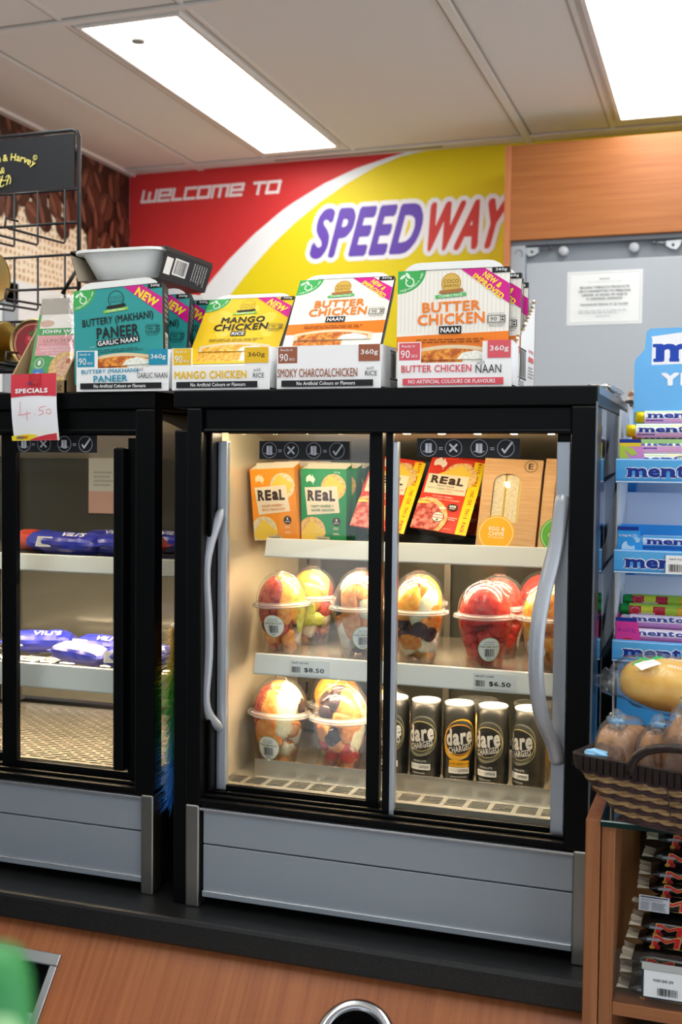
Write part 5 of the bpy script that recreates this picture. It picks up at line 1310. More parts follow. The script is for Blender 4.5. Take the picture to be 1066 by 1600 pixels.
# ================================================================ coffee cans
CANB = C('1b1d1d', .36, metal=.25, spec=.6); CAND = C('121314', .35)
def can(kind, label):
    t = thing('coffee_can', label, 'can', group='slim iced coffee cans at the bottom of the fridge')
    R_ = .0265; m = MB()
    m.lathe([(.0001, .002), (.019, .002), (.0215, 0), (.0235, .004), (R_, .012), (R_, .118), (.0245, .126), (.0225, .130)], CANB, n=56)
    def sf(u, v, d):
        a = (u - .5) * 2 * pi; z = .118 - .106 * v; r = R_ + .00035 + d; return (r * sin(a), -r * cos(a), z)
    W_ = 2 * pi * R_
    p = Print(m, (0, 0, 0), (W_, 0, 0), (0, 0, -.106), n=(0, -1, 0), surf=sf, cuts=60, step=.00004)
    acc = C('c08a1c' if kind == 'caramel' else '9c9560', .35, metal=.3); acc2 = C('d8a11f' if kind == 'caramel' else '62655f', .35, metal=.3)
    p.ell(.5, .38, .160, .21, acc2, rot=-20, n=40); p.ell(.502, .365, .154, .185, C('2c2d2e', .35), rot=-20, n=40)
    if kind == 'caramel': p.ell(.485, .42, .155, .18, acc2, rot=-20, n=40); p.ell(.5, .39, .15, .155, C('2a2b2c', .35), rot=-20, n=40)
    p.ring(.5, .38, .160, .15, .008, acc, rot=22, n=44); p.ring(.495, .40, .172, .18, .007, C('8d8b6c', .4, metal=.3), a0=150, a1=390, rot=18, n=36)
    p.ell(.5, .375, .147, .135, CAND, rot=20, n=40)
    SL = C('c9cbcd', .28, metal=.5)
    p.text('dare', .497, .33, .275, .265, SL, bold=.04, rot=9, shear=.1); p.text('CHARGED', .505, .515, .235, .10, SL, bold=.03, rot=14, shear=.12)
    if kind == 'caramel': p.rect(.40, .70, .60, .80, acc2); p.text('SALTED CARAMEL LATTE', .5, .75, .185, .035, C('33280c', .5), bold=.02)
    else: p.rect(.395, .735, .60, .795, C('2a2c2b', .4)); p.text('STRONG LATTE', .495, .765, .13, .03, C('aeb3b0', .5), bold=.02)
    p.rect(.395, .805, .60, .90, C('cdd0cf', .4)); p.text('CAFFEINE', .535, .853, .105, .045, C('2a2c2b', .5), bold=.02); p.text('160mg', .44, .853, .06, .04, C('8d9290', .5), bold=0); p.lines(.42, .93, .58, .97, 1, C('8d9290', .5))
    m.build('can_body', t)
    m = MB(); AL = C('d6d8da', .28, metal=.55)
    m.lathe([(.0225, .1295), (.0238, .1315), (.0240, .1335), (.0232, .1345), (.0222, .1335), (.0212, .1300), (.0001, .1298)], AL, n=48)
    m.build('lid', t)
    m = MB(); m.prism([(.012 * cos(a) * .6, .012 * sin(a) - .004, .1303) for a in [2 * pi * i / 18 for i in range(18)]], (0, 0, .0012), AL); m.build('ring_pull', t)
    return t
K1 = can('latte', 'dark coffee can at the end of the row nearest the fruit cups')
place(K1, (0.3105, 0.200, FL), (0, 0, rad(-5)))
dup(K1, (0.3670, 0.197, FL), (0, 0, rad(-6)), 'dark coffee can just past the divider, next to the caramel can')
K2 = can('caramel', 'coffee can with a yellow swirl and yellow caramel band')
place(K2, (0.4230, 0.196, FL), (0, 0, rad(14)))
dup(K1, (0.4795, 0.195, FL), (0, 0, rad(-12)), 'dark coffee can on the other side of the caramel can')
dup(K1, (0.5380, 0.197, FL), (0, 0, rad(-28)), 'dark coffee can turned away, beside the door handle')
m_ = MB(); tub = thing('clear_tub', 'clear lidded tub standing behind the caramel coffee can', 'tub', group='clear tubs behind the coffee cans')
m_.lathe([(.0005, .001), (.026, .001), (.031, .112), (.033, .113), (.0335, .116), (.0325, .119), (.030, .1185), (.0005, .1175)], CUPPL, n=40); m_.build('tub_body', tub)
m_ = MB(); m_.lathe([(.001, .003), (.025, .003), (.0285, .09), (.001, .092)], FRUIT['pineapple_chunk'], n=30); m_.build('filling', tub)
place(tub, (0.4370, 0.272, FL), scale=1.05); dup(tub, (0.5330, 0.276, FL), (0, 0, 1), 'clear lidded tub standing behind the can beside the door handle', scale=1.05)

# ================================================================ pastry packs in the plain fridge
BLUEF = C('2a33a8', .3, spec=.6, bump=.25, bscale=70); REDF = C('c4432c', .3, spec=.6, bump=.25, bscale=70); WHF = C('b9bcc9', .35, bump=.2, bscale=70); PASTRY = two_tone('baked_pastry', '9a6a38', 'c79a62', 60, .35, .65, rough=.6)
FILM = clear('pack_film', (.97, .97, .98), 1.6, .08, haze=.05, bump=.5, bscale=35)
def pastry(kind, label):
    t = thing('pastry_pack', label, 'pastry pack', group='wrapped pastries in the plain fridge')
    L_, w, h = .068, .030, .018
    m = MB(); n = 20; N = 26; vs = []; r = random.Random(len(kind))
    mats = []
    for i in range(N + 1):
        f = i / N; x = -L_ + 2 * L_ * f; e = max(0, 1 - (abs(x) / (L_ * .86)) ** 5) ** .5
        for k in range(n):
            a = 2 * pi * k / n; c, s = cos(a), sin(a)
            rr = w * (.25 * (1 - e) * 3 + e); hh = h * e + .0008
            wob = 1 + .10 * mnoise.noise(Vector((x * 40, c * 2, s * 2)))
            vs.append((x, rr * c * wob, h + .001 + hh * s * wob))
    for i in range(N):
        fs = [(i * n + k, i * n + (k + 1) % n, (i + 1) * n + (k + 1) % n, (i + 1) * n + k) for k in range(n)]
        f = (i + .5) / N
        for k, q in enumerate(fs):
            a = (k + .5) / n
            if kind == 'plain': mt = BLUEF
            elif kind == 'red': mt = REDF if f > .5 else BLUEF
            else: mt = WHF if .22 < a < .42 else BLUEF
            m.add([vs[j] for j in q], [(0, 1, 2, 3)], mt, True)
    bm_ = m
    if kind == 'label':
        p = Print(m, (-.050, -.010, 2 * h + .0055), (.100, 0, 0), (0, -.016, -.0095))
        p.text('CHICKEN & MUSHROOM', .5, .5, .9, .3, C('4a4a6a', .5), bold=.0)
    if kind == 'plain':
        p = Print(m, (-.02, -.012, 2 * h + .003), (.06, 0, 0), (0, -.016, -.006)); p.text("VILI'S", .6, .5, .8, .8, WHITE, bold=.02)
        p = Print(m, (-.055, -w * .80, h + .013), (.032, 0, 0), (0, -.0065, -.016)); p.rect(0, 0, 1, 1, C('c9ccd2', .5)).lines(.1, .1, .9, .9, 5, C('7d8088', .5))
    m.build('wrapper', t)
    m = MB()
    for s in (-1, 1):
        z = h + .001; pts = []
        for k in range(9): pts += [(s * L_ * (1.0 + (.06 if k % 2 else .03)), -w * .7 + 2 * w * .7 * k / 8, z)]
        m.add([(s * L_ * .93, -w * .6, z)] + pts + [(s * L_ * .93, w * .6, z)], [tuple(range(len(pts) + 2))], FILM); 
    m.build('crimped_end', t)
    return t
W1 = 1.4366; W2 = 1.2415
PA = pastry('plain', 'blue wrapped pastry lying in front on the upper rack of the plain fridge'); place(PA, (-0.296, 0.182, W1), (0, 0, rad(-8)), 1.12)
PB_ = pastry('red', 'red and blue wrapped pastry beside the front blue one on the upper rack'); place(PB_, (-0.192, 0.205, W1), (0, 0, rad(16)), 1.12)
dup(PA, (-0.268, 0.276, W1), (0, 0, rad(5)), 'blue wrapped pastry at the back of the upper rack')
dup(PB_, (-0.395, 0.226, W1), (0, 0, rad(160)), 'red and blue wrapped pastry close to the dark door stile on the upper rack')
dup(PA, (-0.160, 0.300, W1), (0, 0, rad(-4)), 'blue wrapped pastry behind the red and blue one, next to the black grip')
PC = pastry('label', 'blue chicken and mushroom pastry with a white band on the lower wire rack'); place(PC, (-0.272, 0.170, W2), (0, rad(2), rad(-12)))
dup(PA, (-0.262, 0.244, W2), (0, 0, rad(-8)), 'plain blue pastry behind the white banded one on the lower wire rack')
dup(PA, (-0.412, 0.250, W2), (0, 0, rad(20)), 'plain blue pastry by the dark door stile on the lower wire rack')
dup(PA, (-0.150, 0.168, W2), (0, 0, rad(24)), 'plain blue pastry half hidden by the black grip on the lower wire rack')

# ================================================================ wire rack with tins
WIRE = C('15161a', .35, spec=.5)
rk = thing('wire_display_rack', 'black wire display rack with a dark header sign and hanging dividers', 'rack', (-0.62, 0.36, TOPZ), world=True)
RX = -0.4225; RXL = -0.83; RY = 0.40
m = MB()
m.tube([(RX, RY, TOPZ), (RX, RY, 2.262), (RX - .004, RY, 2.272), (RX - .014, RY, 2.276), (RXL + .014, RY, 2.276), (RXL + .004, RY, 2.272), (RXL, RY, 2.262), (RXL, RY, TOPZ)], .0045, WIRE, n=10)
for z in (2.157, 2.0905, 2.0265, 1.9595, 1.895, 1.80): m.tube([(RXL, RY - .004, z), (RX, RY - .004, z)], .0028, WIRE)
for x in (RX, RXL): m.tube([(x, RY, TOPZ + .006), (x, 0.10, TOPZ + .006)], .0045, WIRE)
m.tube([(RX, RY - .008, 1.995), (RX - .034, RY - .008, 1.948)], .004, WIRE)
m.build('frame', rk)
m = MB(); m.box(RXL + .005, RX - .0065, RY - .0065, RY - .003, 2.1605, 2.268, C('1f2227', .45)); 
p = front(m, RXL + .005, RX - .0065, 2.268, 2.1605, RY - .0065, step=.0002)
GY = C('e8dc7a', .5)
word = 'Prestn & Harvey'
cx = .415
for ch, u, v, h_, ro in (('n', .546, .365, .10, 6), ('&', .587, .345, .13, 2), ('H', .637, .345, .135, -8), ('a', .668, .385, .10, -16), ('r', .691, .41, .10, -22), ('v', .713, .44, .10, -27), ('e', .736, .475, .10, -32), ('y', .758, .53, .13, -36)):
    p.text(ch, u, v, None, h_, GY, bold=.02, rot=ro)
p.ring(.774, .40, .013, .013, .003, GY); p.text('R', .774, .40, .010, .05, GY, bold=0)
p.text('&', .578, .59, .030, .12, GY, bold=.0, shear=.2); p.text('H', .590, .78, .046, .19, GY, bold=-.01, shear=.35); p.ring(.572, .82, .02, .022, .005, GY, a0=90, a1=330); p.ring(.612, .78, .018, .026, .005, GY, a0=-60, a1=150); p.ring(.560, .66, .018, .016, .005, GY, a0=20, a1=300); p.ring(.553, .82, .016, .03, .005, GY, a0=120, a1=400)
m.build('header_sign', rk)
for z1, z0 in ((2.157, 2.049), (2.0265, 1.917), (1.895, 1.80)):
    for x in (-0.4515, -0.5155, -0.572, -0.632, -0.69, -0.75):
        if z1 < 2.1 and x > -0.47 and z1 > 1.9: pass
        m = MB(); m.tube([(x, RY - .006, z1), (x, RY - .006, z0 + .004), (x, RY - .010, z0), (x, 0.205, z0 - .007), (x - .004, .2, z0 - .004), (x - .004, .203, z0 + .012), (x - .004, .24, z0 + .0135)], .0024, WIRE, n=6); m.build('divider_hook', rk)
m = MB()
for y in (.12, .16, .20, .24, .28, .32): m.tube([(RXL, y, 1.784), (RX + .0, y, 1.784)], .0022, WIRE, n=6)
m.tube([(RX, .11, 1.784), (RX, RY, 1.784)], .0035, WIRE); m.tube([(RXL, .11, 1.784), (RXL, RY, 1.784)], .0035, WIRE); m.build('wire_shelf', rk)
TING = brushed('gold_tin', 'b9a368', .28, 2, bump=.02); TINR = C('8e1f2a', .35)
def tin(label):
    t = thing('food_tin', label, 'tin', group='gold tins on the wire rack')
    m = MB(); R_ = .047
    m.lathe([(.0001, .001), (R_ - .002, .001), (R_ + .0012, 0), (R_ + .0012, .004), (R_, .006), (R_, .030), (R_ - .0008, .032), (R_, .034), (R_, .070), (R_ + .0012, .072), (R_ + .0012, .076), (R_ - .001, .0768), (R_ - .003, .0745), (.0001, .0745)], TING, n=56)
    m.build('tin_body', t)
    m = MB(); m.lathe([(.0425, .0747), (.0001, .0747)], TINR, n=48)
    p = Print(m, (-.0425, .0425, .0748), (.085, 0, 0), (0, -.085, 0), n=(0, 0, 1), step=.0002)
    p.ring(.5, .5, .46, .46, .02, C('c9a86a', .4, metal=.4)); straw = C('b8252c', .35); leaf = C('4a7a3a', .5)
    for (x, y, r) in ((.44, .42, .15), (.62, .52, .14), (.42, .68, .11), (.6, .74, .08)): p.ell(x, y, r, r * 1.15, straw); p.ell(x - r * .3, y - r * .3, r * .3, r * .35, C('d9606a', .3))
    for i in range(5): p.ell(.48 + .05 * cos(i * 1.26), .27 + .03 * sin(i * 1.26), .05, .02, leaf, rot=i * 72)
    p.ring(.62, .2, .07, .07, .008, C('d8b8a8', .5)); p.lines(.58, .18, .66, .23, 2, C('d8b8a8', .5))
    for i in range(14):
        a = rad(160 + i * 7); p.rect(.5 + .41 * cos(a) - .008, .5 - .41 * sin(a) - .012, .5 + .41 * cos(a) + .008, .5 - .41 * sin(a) + .012, C('dcc08e', .5)); p.k -= 1
    m.build('tin_label', t)
    return t
T1 = tin('gold tin with a strawberry label facing out, on the wire shelf beside the tuna kit')
place(T1, (-0.4640, 0.350, 1.8345), (rad(90), 0, rad(14)))
dup(T1, (-0.522, 0.300, 1.8345), (0, rad(-90), 0), 'gold tin lying on its side, plain gold flank beside the strawberry one')
dup(T1, (-0.548, 0.300, 1.9710), (0, rad(-90), 0), 'gold tin on the rack one level above the other tins')

# ================================================================ feather duster in the gap
fd = thing('feather_duster', 'rainbow feather duster tucked in the gap between the two fridges', 'duster', (-0.0205, 0.040, 0.905))
m = MB(); m.tube([(0, .03, .12), (0, .005, .30), (0, 0.005, .44)], .005, C('d9d4c8', .4)); m.build('handle', fd)
m = MB(); r = random.Random(4)
for k in range(2600):
    f = r.random(); z = .15 + .29 * f; a = r.uniform(0, 2 * pi); L_ = r.uniform(.022, .044) * (1.0 if f < .8 else .7)
    col = ('0f62b8', '1478c8', '0d7f86', '128a3c', '3d9a28', 'b3a418', 'c9a412')[min(6, int(f * 7 + r.uniform(-.5, .5)) if f * 7 > .5 else 0)]
    b = Vector((0, .005, z)); d = Vector((cos(a) * .62, sin(a), r.uniform(-.9, .1))).normalized(); e = b + d * L_; e.x = max(-.020, min(.0205, e.x)); s = Vector((-sin(a), cos(a), 0)) * .0011
    m.add([tuple(b + s), tuple(b - s), tuple(e)], [(0, 1, 2)], C(col, .6))
m.build('feathers', fd)['kind'] = 'stuff'

# ================================================================ candy stand on the right
SX0, SX1 = 0.6645, 0.835
LB1 = C('8cc8f2', .4); LB2 = C('4fa5e8', .38); NAVY = C('14318f', .4); CLW = C('dfe6ee', .35)
cs = thing('candy_stand', 'light blue tiered mint roll stand beside the display fridge', 'display stand', (0.75, 0.32, 1.146), world=True)
def mentos_word(p, s, cx, cy, w, h, m_, halo=None):
    """heavy rounded serif word"""
    adv = {'m': 1.5, 'e': .95, 'n': 1.08, 't': .72, 'o': 1.0, 's': .88}; T = sum(adv[c] for c in s); x = cx - w / 2; xh = h * .78
    def draw(mm, g):
        x = cx - w / 2
        for c in s:
            lw = w * adv[c] / T; hh = xh if c != 't' else h; yy = cy + (h - hh) / 2
            p.text(c, x + lw / 2, yy, lw * .93 + g, hh + g * p.W / p.H, mm, bold=.04)
            k = h * .13
            if c in 'mn':
                st = 3 if c == 'm' else 2
                for q in range(st):
                    xx = x + lw * (.10 + .80 * q / (st - 1)); p.rect(xx - lw * (.17 if c == 'n' else .12) - g / 2, cy + h / 2 - k - g / 2, xx + lw * (.17 if c == 'n' else .12) + g / 2, cy + h / 2 + g / 2, mm)
                p.rect(x - lw * .04 - g / 2, cy + h / 2 - xh - g / 2, x + lw * .2, cy + h / 2 - xh + k, mm)
            x += lw
    if halo: draw(halo, w * .022)
    draw(m_, 0)
HWH = C('f3f5fa', .45)
m = MB(); hy = .285
outl = [(SX0 + .018, 1.70), (SX1, 1.70), (SX1, 1.86), (SX0 + .10, 1.86), (SX0 + .085, 1.835), (SX0 + .045, 1.8365), (SX0 + .037, 1.832), (SX0 + .034, 1.822), (SX0 + .034, 1.800), (SX0 + .028, 1.789), (SX0 + .021, 1.783), (SX0 + .018, 1.775)]
outl = [(SX0 + .018, 1.60), (SX1, 1.60), (SX1, 1.833), (SX0 + .050, 1.832), (SX0 + .041, 1.8315), (SX0 + .036, 1.8265), (SX0 + .035, 1.815), (SX0 + .034, 1.800), (SX0 + .028, 1.792), (SX0 + .021, 1.785), (SX0 + .018, 1.777)]
m.prism([(x, hy, z) for x, z in outl], (0, .003, 0), C('6bb6f0', .4))
p = front(m, SX0, SX1, 1.833, 1.60, hy, step=.00004)
for i in range(10):
    pass
outl2 = [(.245, .055), (.243, .215), (1, .21), (1, .02)]
p.poly([(.265, .075), (.262, .255), (1.0, .245), (1.0, .07)], HWH); p.poly([(.255, .065), (.26, .06), (.6, .03), (1.0, .03), (1, .08), (.27, .085)], HWH)
mentos_word(p, 'm', .47, .158, .36, .155, C('5d6fc6', .4)); mentos_word(p, 'm', .465, .155, .36, .155, C('1243b0', .38)); p.text('entos', .85, .158, .28, .14, C('1243b0', .38), bold=.07)
p.text('YES', .56, .355, .42, .092, HWH, bold=.06)
m.build('header_card', cs, bevel=0)
tiers = ((1.6225, 1.5845), (1.4810, 1.4440), (1.3390, 1.3050))
FY = .20
m = MB(); m.box(SX0 + .004, SX1, .44, .445, 1.15, 1.72, C('cfd8e2', .45)); m.box(SX0, SX1, FY + .01, .45, 1.146, 1.16, CLW); m.box(SX0 + .003, SX0 + .016, .40, .44, 1.16, 1.70, C('2d7fc4', .4)); m.build('back_panel', cs)
for zt, zb in tiers:
    m = MB(); pr_ = [(FY, zb), (FY - .002, zb + .006), (FY - .002, zt - .008), (FY, zt - .002), (FY + .003, zt), (FY + .006, zt), (FY + .004, zb + .008), (.44, zb + .018), (.44, zb + .014), (FY + .006, zb)]
    m.prism([(SX0, y, z) for y, z in pr_], (SX1 - SX0, 0, 0), LB2)
    p = front(m, SX0, SX1, zt - .003, zb + .003, FY - .002, step=.00002, clip=False); p.rect(.0, -.06, 1, -.02, C('cfe6f8', .35)); p.rect(0, 1.0, 1, 1.06, C('d5e8f6', .35))
    p.rect(.0, 0, 1, .42, C('58aeea', .38))
    mentos_word(p, 'mentos', .47, .52, .74, .58, NAVY, HWH)
    m.build('tray_strip', cs)
    m = MB(); K = 12; d_ = .44 - FY; prof = [(FY + .004, zt), (FY + .004, zb + .010), (.44, zb + .016), (.44, zt + .085)]
    for k in range(1, K): f = k / K; prof.append((.44 - d_ * .96 * (1 - (1 - f) ** 1.0), zt + .085 * (.5 + .5 * cos(pi * f)) + .002))
    m.prism([(SX0 + .0005, y, z) for y, z in prof], (.0022, 0, 0), clear('frosted_tray_side', (.97, .98, .99), .8, .12, haze=.10, haze_col=(.93, .95, .98))); m.build('tray_side', cs)
    m = MB(); m.box(SX0 + .0028, SX1, .385, .388, zb + .02, zt + .085, C('dde3ec', .45)); m.build('tray_back', cs)
    if zt < 1.6:
        pass
m = MB(); m.box(SX0 + .0008, SX0 + .0026, FY + .035, .44, 1.160, 1.70, translucent('white_tray_plastic', 'eef3f8')); m.build('side_wall', cs)
m = MB(); m.box(SX0 + .006, SX1 - .004, FY + .03, .44, 1.160, 1.30, C('3f9be0', .4)); m.build('plinth', cs)
m = MB(); price_card(m, SX0 + .078, SX0 + .165, 1.4745, 1.4460, FY - .0050, 'MINT ROLL  37.5g', '$3.00'); m.build('price_label', cs)

# mint rolls and cartons
def roll(kind, label):
    t = thing('mint_roll', label, 'sweet roll', group='mint rolls on the blue stand')
    R_, L_ = .0108, .142; body = {'white': 'eef0f4', 'blue': 'cfe6f7', 'fruit': 'b7d84a', 'purple': 'e6d9ee'}[kind]; endc = {'white': 'e8d21c', 'blue': '9fd0f0', 'fruit': '1fa24a', 'purple': 'd8d6e2'}[kind]
    Mx = Matrix.Rotation(rad(90), 4, 'Y'); m = MB()
    m.lathe([(.003, 0.001), (.0085, .0), (R_ * .96, .004), (R_ * .90, .012), (R_, .0165)], C(endc, .25, metal=.5), n=24, M=Mx, cap0=True); m.build('foil_end', t); m = MB(); m.lathe([(R_, L_ - .0165), (R_ * .9, L_ - .012), (R_ * .96, L_ - .004), (.0085, L_), (.003, L_ - .001)], C(endc, .25, metal=.5), n=24, M=Mx, cap1=True)
    m.build('foil_end', t)
    m = MB(); m.lathe([(R_ + .0002, .0150), (R_ + .0002, L_ - .0150)], C(body, .35), n=32, M=Mx)
    def sf(u, v, d):
        a = rad(72 - 130 * v); r = R_ + .0004 + d; return (.0152 + (L_ - .0304) * u, -r * cos(a), r * sin(a))
    p = Print(m, (0, 0, 0), (L_ - .0304, 0, 0), (0, 0, -R_ * 2.27), n=(0, -1, 0), surf=sf, cuts=1, step=.00002)
    def band(x0, y0, x1, y1, c_):
        N = 6
        for i in range(N): p.rect(x0, y0 + (y1 - y0) * i / N, x1, y0 + (y1 - y0) * (i + 1) / N, c_); p.k -= 1
        p.k += 1
    if kind == 'white':
        band(0, .12, .6, .22, C('bfe09a', .4)); band(.5, .1, .8, .2, C('f1e07a', .4)); band(0, .66, 1, 1, C('e3a8d8', .4)); p.ell(.40, .74, .06, .045, C('eda42c', .4)); p.ell(.46, .74, .03, .045, C('c8d84a', .4))
        p.text('mentos', .14, .76, .24, .12, NAVY, bold=.06)
        mentos_word(p, 'mentos', .50, .43, .92, .36, NAVY, HWH); p.ell(.665, .44, .05, .05, C('3f6a8c', .4)); p.ell(.665, .42, .046, .025, C('e9e7b8', .4))
    elif kind == 'blue':
        band(0, .05, 1, .25, C('5fb2e6', .4)); band(0, .72, 1, 1, C('2f8ad8', .4)); mentos_word(p, 'mentos', .5, .47, .9, .38, NAVY, HWH)
    elif kind == 'fruit':
        cs_ = ('c8203a', 'd9e03a', 'c0203a', 'a8d03a', 'e8b02a', 'c8203a')
        for i in range(6): band(i / 6, .15, (i + 1) / 6, .9, C(cs_[i], .4)); p.ell((i + .5) / 6, .45, .06, .05, C(('e8e8ea', 'c9d81f', 'e86070', 'd8e860', 'f6d860', 'f0f0f0')[i], .4))
        p.text('mentos', .25, .62, .22, .12, HWH, bold=.05); band(.15, .76, .45, .95, C('d83a8a', .4))
    else:
        band(0, .56, 1, 1, C('b98acb', .4)); p.ell(.55, .78, .12, .08, C('c86a8c', .4)); mentos_word(p, 'mentos', .45, .34, .84, .32, NAVY, HWH)
    m.build('wrapper', t)
    return t
RW = roll('white', 'fruit mint roll on the very top of the stack in the upper tray'); place(RW, (0.6855, .288, 1.6895))
dup(RW, (0.6745, .258, 1.6670), (rad(6), 0, 0), 'yellow ended mint roll second from the top in the upper tray')
dup(RW, (0.6820, .282, 1.6600), (rad(20), 0, 0), 'yellow ended mint roll half hidden under the second one in the upper tray')
dup(RW, (0.6790, .250, 1.6395), (rad(-25), 0, 0), 'mint roll behind the green edge of the pink carton')
dup(RW, (0.6700, .232, 1.6195), (rad(4), 0, 0), 'mint roll filling the cut-out of the pink and green carton')
RB = roll('blue', 'pale blue mint roll on top in the middle tray'); place(RB, (0.6900, .250, 1.4905))
dup(RB, (0.6850, .232, 1.4680), (rad(-10), 0, 0), 'pale blue mint roll lying lower in the blue carton of the middle tray')
RF = roll('fruit', 'rearmost green and red fruit roll in the lower tray'); place(RF, (0.6655 + .006, .300, 1.3905))
dup(RF, (0.6690, .276, 1.3780), (rad(10), 0, 0), 'green and red fruit roll in front of the rearmost one in the lower tray')
RP = roll('purple', 'purple and white roll lying over the magenta carton in the lower tray'); place(RP, (0.6730, .246, 1.3640))
dup(RP, (0.6740, .230, 1.3440), (rad(0), 0, 0), 'purple and white roll inside the magenta carton of the lower tray')
def roll_carton(kind, label, zb, h):
    t = thing('sweet_carton', label, 'carton', (SX0 + .004, FY + .008, zb))
    L_ = .150; d = .075; m = MB(); col = {'pink': 'd98ed0', 'blue': '2f9be8', 'magenta': 'd83a9a'}[kind]; K = C(col, .4)
    w0 = .034
    m.hexa([(0, 0, 0), (w0 + .008, 0, 0), (w0 + .008, .001, 0), (0, .001, 0), (0, 0, h), (w0 - .002, 0, h), (w0 - .002, .001, h), (0, .001, h)], K)
    m.box(w0 + .008, L_, 0, .001, 0, h * .2, K); m.box(0, .001, .001, d, 0, h, K); m.box(0, L_, .001, d, 0, .001, K); m.box(0, L_, d - .001, d, .001, h * 1.0, K)
    p = Print(m, (0, 0, h), (w0, 0, 0), (0, 0, -h), n=(0, -1, 0), step=.00012)
    p.rect(0, 0, .94, .12, NAVY)
    if kind == 'pink':
        p.rect(0, .12, .95, .24, C('ecd02a', .4)); p.poly([(0, .2), (.6, .3), (.8, .5), (.55, .55), (.2, .32), (.5, .7), (.6, .8), (0, .98)], C('b5cf4a', .4)); p.rect(.25, .84, 1.15, 1.0, C('dbe6a2', .4)).text('PINE LIME VANILLA', .7, .92, .62, .06, C('4a6a2a', .5), bold=.02)
        q = Print(m, (w0, 0, h), (L_ - w0, 0, 0), (0, 0, -h * .1), n=(0, -1, 0)); m.box(w0 - .002, L_, 0, .001, h * .86, h, C('a8d68a', .4))
    elif kind == 'blue':
        p.text('Net Weight 40 x 37.5g', .46, .28, .84, .1, HWH, bold=.01); p.ell(.45, .66, .32, .32, C('1a78cc', .4)); p.ell(.48, .63, .30, .30, C('bfe0f6', .4)); p.ell(.80, .40, .3, .12, C('a6d2f2', .4)); p.ell(.62, .46, .2, .2, C('2f9be8', .4))
        m.prism([(w0 + .008, -.0002, h * .12), (w0 + .03, -.0002, h * .06), (w0 + .02, -.0002, h * .24), (w0 + .012, -.0002, h * .22)], (0, .001, 0), C('a6d2f2', .4))
    else:
        p.text('40 x 37.5g', .48, .40, .8, .16, C('6a2a9a', .5), bold=.0); p.ell(.55, .78, .32, .22, C('c8202c', .35)); p.ell(.25, .9, .2, .15, C('d94a58', .35)); p.ell(.62, .72, .06, .03, C('e8757a', .3)); p.ring(.15, .86, .1, .1, .03, HWH, a0=0, a1=220)
    m.build('card_carton', t)
    return t
roll_carton('pink', 'pink and lime green cut-away carton of mint rolls in the upper tray', 1.6055, .047)
roll_carton('blue', 'bright blue cut-away carton of mint rolls in the middle tray', 1.4645, .052)
roll_carton('magenta', 'magenta strawberry cut-away carton of rolls in the lower tray', 1.3235, .050)
# wrappers lying on the fridge corner
FOIL = C('c9c7c4', .22, metal=.85, bump=.6, bscale=60)
for nm, x, y, z, sx, sy, sz, lab, mt in (('foil_wrapper', .634, .27, 1.7245, .028, .11, .010, 'crumpled silver wrapper lying on the end of the fridge top', FOIL), ('foil_wrapper', .690, .46, 1.7215, .030, .05, .016, 'pale shiny wrapper heaped between the fridge and the blue header card', C('d8c3b6', .3, metal=.4, bump=.5, bscale=60))):
    m = MB(); m.blob((x, y, z + sz * .45), (sx, sy, sz), mt, sub=4, amp=.5, freq=2.4, seed=int(x * 100)); tag(m.build(nm), lab, 'wrapper')

# ================================================================ wooden shelf unit, glass top, basket
su = thing('candy_shelf_unit', 'wood laminate shelf unit with a glass top at the end of the counter', 'shelf unit', (0.78, 0.0, 0.0), world=True)
WOODG = wood('wood_shelf_unit', '855231', '9f6944', 2, .4)
m = MB(); m.box(.6625, .6815, -.100, .16, 0.0, 1.1445, WOODG); m.build('outer_panel', su, bevel=.0012)
m = MB(); m.box(.6825, .7005, -.094, .45, 0.0, 1.1355, WOODG); m.build('inner_panel', su, bevel=.0012)
m = MB(); m.box(.94, .959, -.1, .45, 0.0, 1.1355, WOODG); m.build('end_panel', su, bevel=.0012)
m = MB(); m.box(.7005, .94, -.092, .45, .8825, .9, wood('wood_shelf_board', '855231', '9f6944', 0, .4)); m.build('shelf_board', su, bevel=.0012)
m = MB(); m.box(.7005, .94, .42, .45, .0, 1.13, C('3a2a22', .6)); m.build('back_panel', su)
m = MB(); m.box(.6818, .96, -.1005, .45, 1.1365, 1.1445, clear('shelf_glass', (.78, .9, .86), 1.0, .0, ior=1.5)); m.box(.6818, .96, -.1012, -.1003, 1.1368, 1.1435, C('0f2a26', .1)); m.box(.6818, .96, -.1012, -.0995, 1.1435, 1.1448, C('b9c8c4', .2)); m.build('glass_top', su)
m = MB(); m.box(.7015, .94, -.090, -.0875, .9, .972, clear('acrylic', (.95, .95, .95), 1.0, .02)); m.build('acrylic_lip', su)
m = MB(); m.box(.738, .83, -.0945, -.0905, .914, .960, C('1c2430', .4)); m.box(.738, .83, -.0955, -.0945, .9525, .962, C('aeb2b0', .4))
p = front(m, .738, .83, .9525, .914, -.0945, step=.0002); p.rect(.03, .02, 1, .94, C('dfe3e6', .45)); p.text('MARS BAR 2PK', .30, .34, .28, .10, INK, bold=.01).text('$3.50', .72, .74, .3, .26, INK, bold=.03); p.text('64g', .66, .38, .08, .08, INK, bold=0); p.barcode(.22, .58, .50, .84, INK, 18); m.build('price_holder', su)

